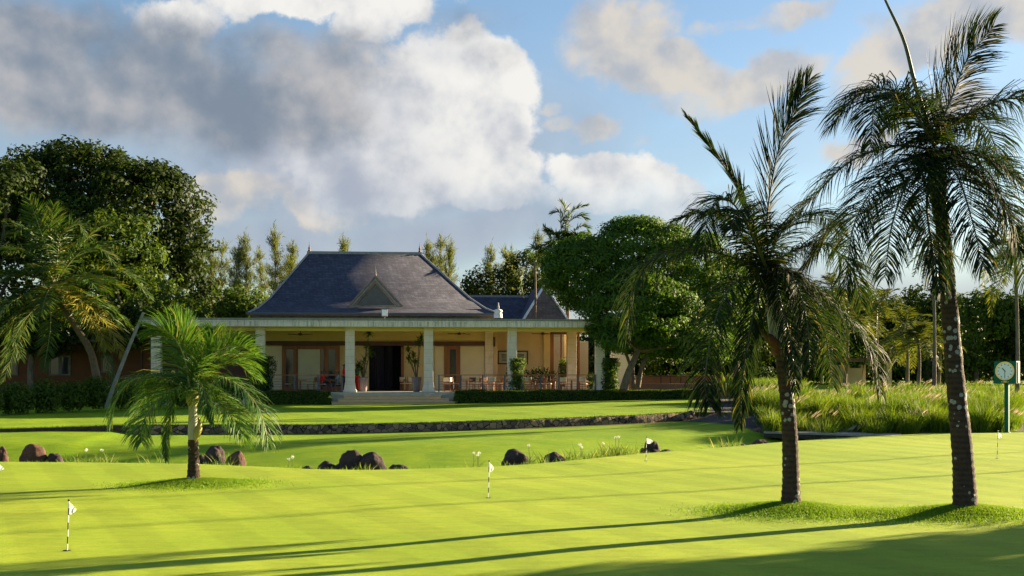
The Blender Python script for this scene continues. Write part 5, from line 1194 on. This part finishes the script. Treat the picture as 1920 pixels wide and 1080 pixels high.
# ------------------------------------------------------------------ feather palms further off: one crown mesh each
def palm_far(label, px, base_y, hub, d, fr, L, leafm, seed, R_=2.2, trunk=None, r=.13, nfr=16, group=None, wid=.05, n=34, trunkm=None, elev=(-35, 75), nuts=False):
    rg = np.random.default_rng(seed); zb = CH-(base_y-HY)*d/F; org = Vector(((px-CX)*d/F, d, zb)); t = thing('palm_tree', label, 'palm tree', org, group=group)
    T3 = [W(x, y, d)-org for x, y in (trunk or [(px, base_y+3), ((px+hub[0])/2+2, (base_y+hub[1])/2), hub])]
    ringed(T3, [r*1.4, r, r*.9, r*.8], 40, 9, seed=seed).build('trunk', trunkm or M_bark, t)
    geos = []; h = np.array(W(hub[0], hub[1], d))
    for f in fr:
        pts, dy = f[0], f[1]; o = dict(f[2]) if len(f) > 2 else {}
        P_ = [h]+[W(x, y, d+dy*(k+1)/len(pts)) for k, (x, y) in enumerate(pts)]; geos.append((o.pop('m', 0), frond_geo(P_, L*o.pop('L', 1), n, rg, wid=wid, r0=.04, nseg=2, **o)))
    for k in range(nfr):
        a = 2*math.pi*(k*.618+rg.uniform(-.05, .05)); e = R(rg.uniform(*elev)); ln = R_*rg.uniform(.8, 1.1); c = np.array([math.cos(a), math.sin(a), 0]); dr = rg.uniform(.35, .65)
        P_ = [h+c*(s*ln*math.cos(e)*(1-.12*s))+np.array([0, 0, s*ln*math.sin(e)-dr*s*s*ln]) for s in np.linspace(0, 1, 5)]; geos.append((0, frond_geo(P_, L, n, rg, wid=wid, r0=.04, nseg=2)))
    for mi, lm, nm in ((0, leafm, 'crown'), (1, M_pl_ye, 'yellow_fronds')):
        g = [x for k, x in geos if k == mi]
        if g: frond_obj(nm, g, org, lm, M_rib, t)
    if nuts:
        for k in range(9):
            mb = MB(); c = h-np.array(org)+np.array([rg.uniform(-.5, .5), -.3+rg.uniform(-.2, .2), rg.uniform(-1.1, -.35)]); mb.lathe([(0, -.16), (.09, -.12), (.13, 0), (.09, .11), (0, .15)], 10, c); mb.build('coconut', mat('coconut_husk', (.30, .30, .06), (.22, .24, .05), rough=.5), t)
    return t
palm_far('large coconut palm with fruit and a long curved leaning trunk on the left', 186, 742, (103, 538), 66,
    [([(92, 480), (75, 430), (55, 372)], 0, dict(L=1.0, droop=.15)), ([(108, 480), (115, 440), (143, 419), (164, 445)], -.5), ([(125, 500), (155, 470), (190, 468), (218, 500)], -.8), ([(130, 525), (180, 508), (235, 512), (280, 556)], -.4, dict(L=1.15)),
     ([(125, 548), (168, 576), (210, 623), (227, 668)], -1.0, dict(m=1)), ([(125, 552), (160, 585), (190, 625), (200, 655)], -1.6, dict(m=1)), ([(80, 525), (40, 513), (-10, 512)], -.5, dict(L=1.15)), ([(82, 545), (45, 545), (5, 575)], -1.4),
     ([(80, 551), (45, 575), (22, 615), (38, 672)], -1.2, dict(L=1.2)), ([(96, 565), (94, 620), (82, 695)], -1.8, dict(L=.8)), ([(86, 500), (40, 470), (0, 470)], .5), ([(80, 560), (40, 610), (5, 680)], .2), ([(100, 480), (95, 430), (100, 385)], .6, dict(droop=.15)), ([(90, 478), (50, 430), (20, 440)], .7), ([(118, 500), (170, 440), (205, 420)], .9)],
    1.35, M_pl_co, 41, R_=4.6, trunk=[(186, 746), (180, 700), (168, 655), (140, 610), (118, 575), (103, 540)], r=.19, nfr=15, n=80, trunkm=mat('dun_bark', (.17, .13, .09), (.11, .085, .06), scale=6, rough=.9, bump=.5), wid=.055, nuts=True)
mb = MB(); mb.tube(catmull([W(200, 764, 64), W(212, 728, 64), W(240, 655, 64.4), W(269, 586, 65)], 14), np.linspace(.13, .075, 14), 9); o = mb.build('leaning_trunk', mat('ash_bark', (.22, .22, .20), (.15, .15, .14), scale=4, rough=.85, bump=.3)); tag(o, 'slender pale leafless trunk leaning right beside the young palm', 'tree trunk')
palm_far('smaller coconut palm with crown behind the left end of the verandah roof', 330, 640, (325, 575), 95, [([(340, 568), (372, 580), (392, 600)], 0), ([(318, 560), (300, 570), (296, 600)], 0)], .6, M_pl_co, 42, R_=2.2, r=.12, nfr=10)
palm_far('distant palm with upswept crown above the trees right of the roof', 1064, 600, (1062, 462), 100, [([(1062, 420), (1075, 395), (1100, 385)], 0), ([(1052, 430), (1050, 400), (1035, 400)], 0), ([(1080, 430), (1098, 425), (1105, 445)], 0), ([(1045, 470), (1030, 445), (1020, 425)], 0), ([(1030, 480), (1000, 465), (978, 485)], -1), ([(1066, 420), (1085, 405), (1100, 410)], .4), ([(1056, 425), (1060, 395), (1052, 378)], .4)], 1.25, M_pl_co, 43, R_=3.2, r=.14, nfr=15, n=60, elev=(0, 85), wid=.07)
palm_far('pale drooping palm crown in front of the brown hip of the rear wing', 1001, 640, (1003, 492), 90, [([(985, 500), (978, 530), (982, 556)], 0), ([(1015, 495), (1030, 520), (1034, 545)], 0)], .6, M_pl_co, 44, R_=1.6, r=.09, nfr=6)
palm_far('slim palm with drooping crown at the right edge of the picture', 1908, 812 - 60, (1903, 470), 66, [([(1880, 450), (1855, 470), (1842, 540)], 0), ([(1885, 480), (1862, 520), (1858, 590)], -1), ([(1925, 450), (1950, 480), (1960, 540)], 0)], .85, M_pl_far, 45, R_=2.6, r=.10, nfr=13, n=40)
palm_far('dark star shaped palm crown behind the mottled trunk of the tallest palm', 1752, 720, (1748, 468), 75, [([(1738, 440), (1720, 425)], 0, dict(droop=.1))], .45, M_pl_fg, 46, R_=2.0, r=.10, nfr=16, n=30, elev=(-20, 60))
for i, (px, by, hub, d_, R__, l) in enumerate([(1584, 716, (1590, 590), 92, 3.0, 'sunlit mid distance palm left of the pale pillars'), (1640, 712, (1645, 575), 100, 3.2, 'tall mid distance palm behind the pale pillars'), (1701, 718, (1699, 615), 88, 2.8, 'yellow green palm right of the pale pillar'), (1722, 722, (1722, 640), 80, 2.3, 'short bright palm nearest the mottled trunk'),
        (1660, 712, (1668, 640), 104, 2.4, 'low yellowish palm between the pillar and the taller palms'), (1540, 716, (1545, 620), 96, 2.6, 'palm in shadow behind the dark palm trunk'), (1760, 716, (1762, 640), 96, 2.2, 'golden palm just left of the mottled trunk'), (1500, 712, (1500, 560), 112, 3.0, 'pale palm crown behind the left big palm'), (1575, 712, (1560, 540), 118, 3.0, 'hazy palm crown high between the two big palms')]):
    palm_far(l, px, by, hub, d_, [], .8, M_pl_far, 60+i, R_=R__, r=.11, nfr=20, n=26, group='mid distance palms at the right', wid=.08)

# ------------------------------------------------------------------ trees on the right
d = 79
broadleaf('rain_tree', 'large spreading feathery tree overhanging the right end of the verandah', eps([(1112, 512, 88, 70, 1), (1200, 470, 95, 60, 1), (1280, 520, 100, 90, 2), (1200, 580, 95, 72, -2), (1138, 592, 42, 38, -2), (1340, 560, 75, 75, 2), (1250, 620, 95, 50, 0), (1070, 500, 50, 45, 0), (1190, 430, 50, 18, 1), (1330, 650, 50, 30, 0), (1150, 640, 22, 18, -4)], d),
    [([W(1168, 732, 75.5), W(1178, 700, 76), W(1190, 672, 76.5), W(1200, 640, 77)], .26, .15), ([W(1196, 726, 78), W(1203, 690, 78), W(1215, 665, 78), W(1240, 630, 78)], .17, .10), ([W(1188, 726, 77), W(1187, 700, 77.5), W(1180, 680, 78), W(1165, 640, 78)], .13, .08)],
    M_rain, nl=1500, lump=.72, per=100, leaf=.105, seed=8, barkm=mat('rain_tree_bark', (.17, .125, .08), (.10, .075, .05), scale=6, rough=.9, bump=.7, stretch=(1, 1, .25)), flat=.5)
d = 104
broadleaf('broadleaf_tree', 'dark tree mass behind the wing, right of the main roof', eps([(925, 545, 60, 38, 0), (985, 525, 55, 45, 0), (1030, 530, 45, 50, 2), (890, 560, 35, 25, 0), (960, 600, 90, 30, 3)], d), [([W(960, 712, d), W(960, 660, d), W(955, 600, d)], .3, .2)], M_dk, nl=200, lump=.85, per=50, leaf=.19, seed=9)
d = 98
broadleaf('broadleaf_tree', 'shaded tree behind the rain tree and the left big palm', eps([(1370, 560, 70, 70, 0), (1420, 620, 60, 60, 0), (1330, 640, 70, 50, 3), (1450, 570, 40, 50, 0), (1270, 670, 80, 30, 4)], d), [([W(1380, 720, d), W(1380, 670, d), W(1380, 620, d)], .3, .2)], M_dk, nl=230, lump=.85, per=50, leaf=.18, seed=10)
d = 116
RT = [([(1560, 600, 70, 50, 6), (1620, 590, 60, 45, 8), (1480, 590, 50, 60, 6)], 'tall dark tree closing the gap between the two big palms'), ([(1740, 590, 80, 40, 10), (1680, 600, 60, 45, 12)], 'tall tree behind the mottled trunk'), ([(1830, 610, 60, 55, 0), (1800, 640, 40, 60, 0), (1860, 580, 40, 28, 0)], 'dense clipped looking tree wall left of the clock'), ([(1900, 625, 50, 60, 0), (1895, 590, 40, 30, 0)], 'dense tree behind the clock'), ([(1985, 600, 60, 80, 0)], 'dense tree beyond the right edge past the clock'),
      ([(1740, 600, 60, 70, 5), (1700, 650, 60, 50, 5)], 'dark tree mass behind the yellow green palms'), ([(1640, 640, 60, 60, 4), (1600, 620, 50, 50, 4)], 'dark tree behind the pale pillars'), ([(1540, 650, 60, 60, 0), (1490, 620, 50, 50, 2)], 'dark tree filling the gap behind the left big palm'), ([(1780, 670, 90, 40, 8)], 'low dark tree belt behind the far lawn')]
for i, (e, l) in enumerate(RT):
    cx = e[0][0]; broadleaf('broadleaf_tree', l, eps(e+[(cx, 680, e[0][2], 35, 1)], d+i), [([W(cx, 713, d+i), W(cx, 680, d+i), W(cx, 650, d+i)], .3, .2)], M_dk if i > 2 else M_mid, nl=150, lump=1.0, per=55, leaf=.22, seed=70+i, group='trees closing the view at the right', flat=.9)
# pillars of a shelter on the right
sh = thing('garden_shelter', 'pale rendered shelter walls with square pillars half hidden by palms', 'shelter', W(1600, 716, 92)); so_ = W(1600, 716, 92)
M_shel = mat('pinkish_render', (.46, .34, .26), (.40, .30, .23), scale=1, rough=.9)
def sbox(nm, px0, px1, y0, y1, m, dd=0, th=.5): mb = MB(); mb.box(XA(px0, 92)-so_.x, XA(px1, 92)-so_.x, dd, dd+th, ZA(y1, 92)-so_.z, ZA(y0, 92)-so_.z); mb.build(nm, m, sh)
sbox('wall', 1563, 1597, 684, 722, M_shel, .6); sbox('wall', 1599, 1624, 690, 722, M_shel, .9); sbox('pillar', 1661, 1672, 678, 722, M_shel, 0); sbox('pillar', 1626, 1632, 684, 722, M_shel, 1.2); sbox('roof', 1556, 1680, 672, 677.5, M_dkwood, -.4, 3)
# low terracotta terrace wall with thin posts behind the right hedge
tw = thing('garden_wall', 'low terracotta garden wall with thin posts under the rain tree', 'wall', (XA(1180, 82), 82, 0)); ox = XA(1180, 82)
mb = MB(); mb.box(0, XA(1420, 82)-ox, 0, .3, .5, ZA(704, 82)); mb.build('wall', mat('clay_wall', (.48, .22, .10), (.36, .17, .09), scale=1.2, rough=.9, bump=.3), tw)
mb = MB(); mb.box(-.05, XA(1420, 82)-ox, -1.6, -.4, .5, ZA(719, 82)); mb.build('kerb', mat('clay_ground', (.36, .17, .10), (.28, .14, .09), scale=1.5, rough=.9), tw)
for px in (1238, 1256, 1275, 1292): mb = MB(); mb.box(XA(px, 82)-ox-.03, XA(px, 82)-ox+.03, -.35, -.30, .5, ZA(700, 82)); mb.build('post', M_dkwood, tw)
for a, b, y in ((1215, 1300, 706),): mb = MB(); mb.box(XA(a, 82)-ox, XA(b, 82)-ox, -.34, -.31, ZA(y, 82), ZA(y-1.3, 82)); mb.build('rail', M_dkwood, tw)
gw = thing('planter_wall', 'low dark grey wall left of the tall grass, under the palm fronds', 'wall', (XA(1402, 66), 66, .3)); mb = MB(); mb.box(0, XA(1462, 66)-XA(1402, 66), 0, .35, 0, ZA(728, 66)-.3); mb.box(-.03, XA(1462, 66)-XA(1402, 66)+.03, -.04, .39, ZA(728, 66)-.297, ZA(726, 66)-.3); mb.build('wall', mat('grey_wall', (.14, .11, .12), (.10, .085, .095), scale=2, rough=.9, bump=.4), gw)
mb = MB()
# grass patch on top behind that wall
rg = np.random.default_rng(99); m = 5200; P = np.stack([rg.uniform(XA(1405, 68), XA(1475, 72), m), rg.uniform(66.6, 74, m), np.full(m, ZA(727, 68)-.35)], 1)
V, Q = blades(P, rg.uniform(.5, 1.05, m), .028, rg, .55, .45, wind=(.1, 0), seg=3); o = npmesh('fountain_grass', V, Q, M_orn); tag(o, 'patch of tall pale grass growing above the dark grey wall', 'grass', kind='stuff')
# broad leaved plant
def broadplant(px, py, d, h, label, seed, n=26, leafm=None, w=.16):
    rg = np.random.default_rng(seed); z = ZA(py, d); t = thing('broad_leaved_plant', label, 'plant', (XA(px, d), d, z)); V = []; Q = []; b = 0
    for i in range(n):
        a = rg.uniform(0, 2*math.pi); r_ = rg.uniform(.1, .7); p = np.array([math.cos(a)*r_*.3, math.sin(a)*r_*.3, 0]); dd = nrm(np.array([math.cos(a)*r_, math.sin(a)*r_, 1.2])); hh = h*rg.uniform(.5, 1); L_ = h*rg.uniform(.4, .6)
        w_ = nrm(np.cross(dd, rg.normal(size=3)))*w*.5; q0 = p+dd*(hh-L_*.4); q1 = q0+nrm(dd+[0, 0, -.25])*L_*.5; q2 = q1+nrm(dd*.8+[0, 0, -.7])*L_*.5
        V += [p-w_*.08, p+w_*.08, q0+w_*.5, q0-w_*.5, q1+w_, q1-w_, q2+w_*.1, q2-w_*.1]; Q += [(b, b+1, b+2, b+3), (b+3, b+2, b+4, b+5), (b+5, b+4, b+6, b+7)]; b += 8
    npmesh('foliage', V, Q, leafm or M_leafl, t); return t
broadplant(1362, 748, 71, 1.5, 'broad leaved green plant at the right end of the long hedge', 1); broadplant(1338, 748, 72, 1.0, 'smaller broad leaved plant touching the long hedge', 2, leafm=M_leafs); broadplant(1388, 750, 70, 1.1, 'dark broad leaved plant behind the hanging frond tips', 3, leafm=M_leafs)
# lit leaves and shrubs under the rain tree
bushlet('shrub', 'bright low shrub under the right side of the rain tree', 'shrub', (XA(1300, 86), 86, .9), (1.6, .8, .8), 2200, M_leafl, size=.10, seed=11); bushlet('shrub', 'shadowed shrub behind the hanging frond tips of the left big palm', 'shrub', (XA(1420, 80), 80, .8), (1.4, 1, 1.2), 2200, M_leafs, size=.10, seed=12)
# dark shrubs along the foot of the annex
for i, (px, py, w_, h_, l) in enumerate([(-30, 778, 60, 60, 'dark shrub at the left edge of the upper lawn'), (30, 777, 60, 62, 'first dark shrub in from the left edge under the coconut palm'), (85, 773, 58, 66, 'dark strap leaved shrub below the first annex window'), (135, 769, 52, 58, 'dark shrub right below the annex wall middle'), (180, 765, 52, 62, 'dark shrub by the foot of the leaning trunk'), (232, 764, 60, 56, 'shadowy shrub right of the leaning pale trunk'), (290, 762, 60, 62, 'shadowy shrub behind the young palm fronds'), (345, 761, 50, 50, 'shadowy shrub behind the young palm crownshaft'), (425, 757, 60, 40, 'dark shrub left of the low clipped hedge')]):
    d_ = interp(px, [(-30, 60), (135, 64), (290, 68), (425, 72)]); s = d_/F; bushlet('shrub', l, 'shrub', (XA(px, d_), d_, ZA(py, d_)-.05), (w_/2*s*1.2, .9, h_/2*s), 2600, M_hedge, size=.085, group='dark shrubs along the left side of the lawn', seed=200+i)
# rolling tree line beyond everything so that the sky never meets bare ground
for i in range(26):
    px = -250+i*95; d_ = 165+(i % 3)*9; hgt = 640-(i*37 % 23); fs = 1.5 if px > 1300 else 1.0
    if 400 < px < 1000: hgt += 20
    cx = XA(px, d_)
    if i < 2: far = broadleaf('far_tree', '', [(cx, d_, 4.5, 5.2, 4, 3.4), (cx+2.5, d_+1, 3.6, 3.6, 3.4, 2.6), (cx-3, d_, 3.4, 3.6, 3, 2.5)], [([(cx, d_, 1.2), (cx, d_, 2.5), (cx+.2, d_, 4)], .3, .2)], M_dk, nl=150, lump=1.3, per=42, leaf=.34, seed=400+i); FT = (FT+[far]) if i else [far]; c = far
    else: c = copy_tree(FT[i % 2]); c.location = (cx, d_, 1.3); c.rotation_euler = (0, 0, i*1.1); c.scale = (1.2*fs, 1.1*fs, (.85+.1*(i % 4))*fs)
    c['group'] = 'far tree line'; c['label'] = 'dark far tree hidden deep behind the trees at the %s end, spot %s' % (('left', 'abcdefg'[i % 7]) if px < 900 else ('right', 'abcdefg'[i % 7])) if not 380 < px < 1960 else ['short', 'round topped', 'slightly taller'][i % 3]+(' pale' if i % 2 else ' dark')+' far tree ' + ['beneath the casuarinas', 'behind the main roof', 'behind the distant palm', 'behind the rain tree', 'between the big palms', 'behind the clock'][min(5, int((px-380)/265))]
# ------------------------------------------------------------------ trees just outside the picture on the right that throw the long shadows
def shade_palm(x, y, h, seed, label):
    rg = np.random.default_rng(seed); t = thing('palm_tree', label, 'palm tree', (x, y, H(x, y)), group='palms beyond the right side of the green'); c = catmull([(0, 0, -.2), (.3, 0, h*.5), (.1, 0, h)], 20)
    mb = MB(); mb.tube(c, np.linspace(.075, .05, 20), 10); mb.build('trunk', M_ptr, t); geos = []
    for k in range(18):
        a = k*2.4; e = R(rg.uniform(-20, 70)); ln = 3.2; cc = np.array([math.cos(a), math.sin(a), 0]); P_ = [np.array([.1, 0, h])+cc*(s*ln*math.cos(e))+np.array([0, 0, s*ln*math.sin(e)-.5*s*s*ln]) for s in np.linspace(0, 1, 5)]; geos.append(frond_geo(P_, .9, 36, rg, nseg=2))
    frond_obj('crown', geos, (0, 0, 0), M_pl_fg, M_ribdark, t)
shade_palm(50, 59.5, 17, 1, 'tall palm out of view far right of the green, further one'); shade_palm(43.8, 50.5, 16.5, 2, 'tall palm out of view far right of the green, nearer one')
broadleaf('broadleaf_tree', 'spreading tree out of view to the right that shades the near corner of the green', [(27, 26.8, 5.8, 4.8, 3.8, 4.8), (30, 22, 6.0, 4.5, 4.5, 4.8), (25, 19, 4, 4.2, 3.8, 3.2), (28, 15, 4.5, 4, 4, 3.2), (33, 28.5, 6, 4, 3.2, 3)], [([(27.5, 22, -.2), (27.4, 22, 1.5), (27.5, 22, 3)], .35, .25)], M_mid, nl=900, lump=.9, per=70, leaf=.19, seed=90)
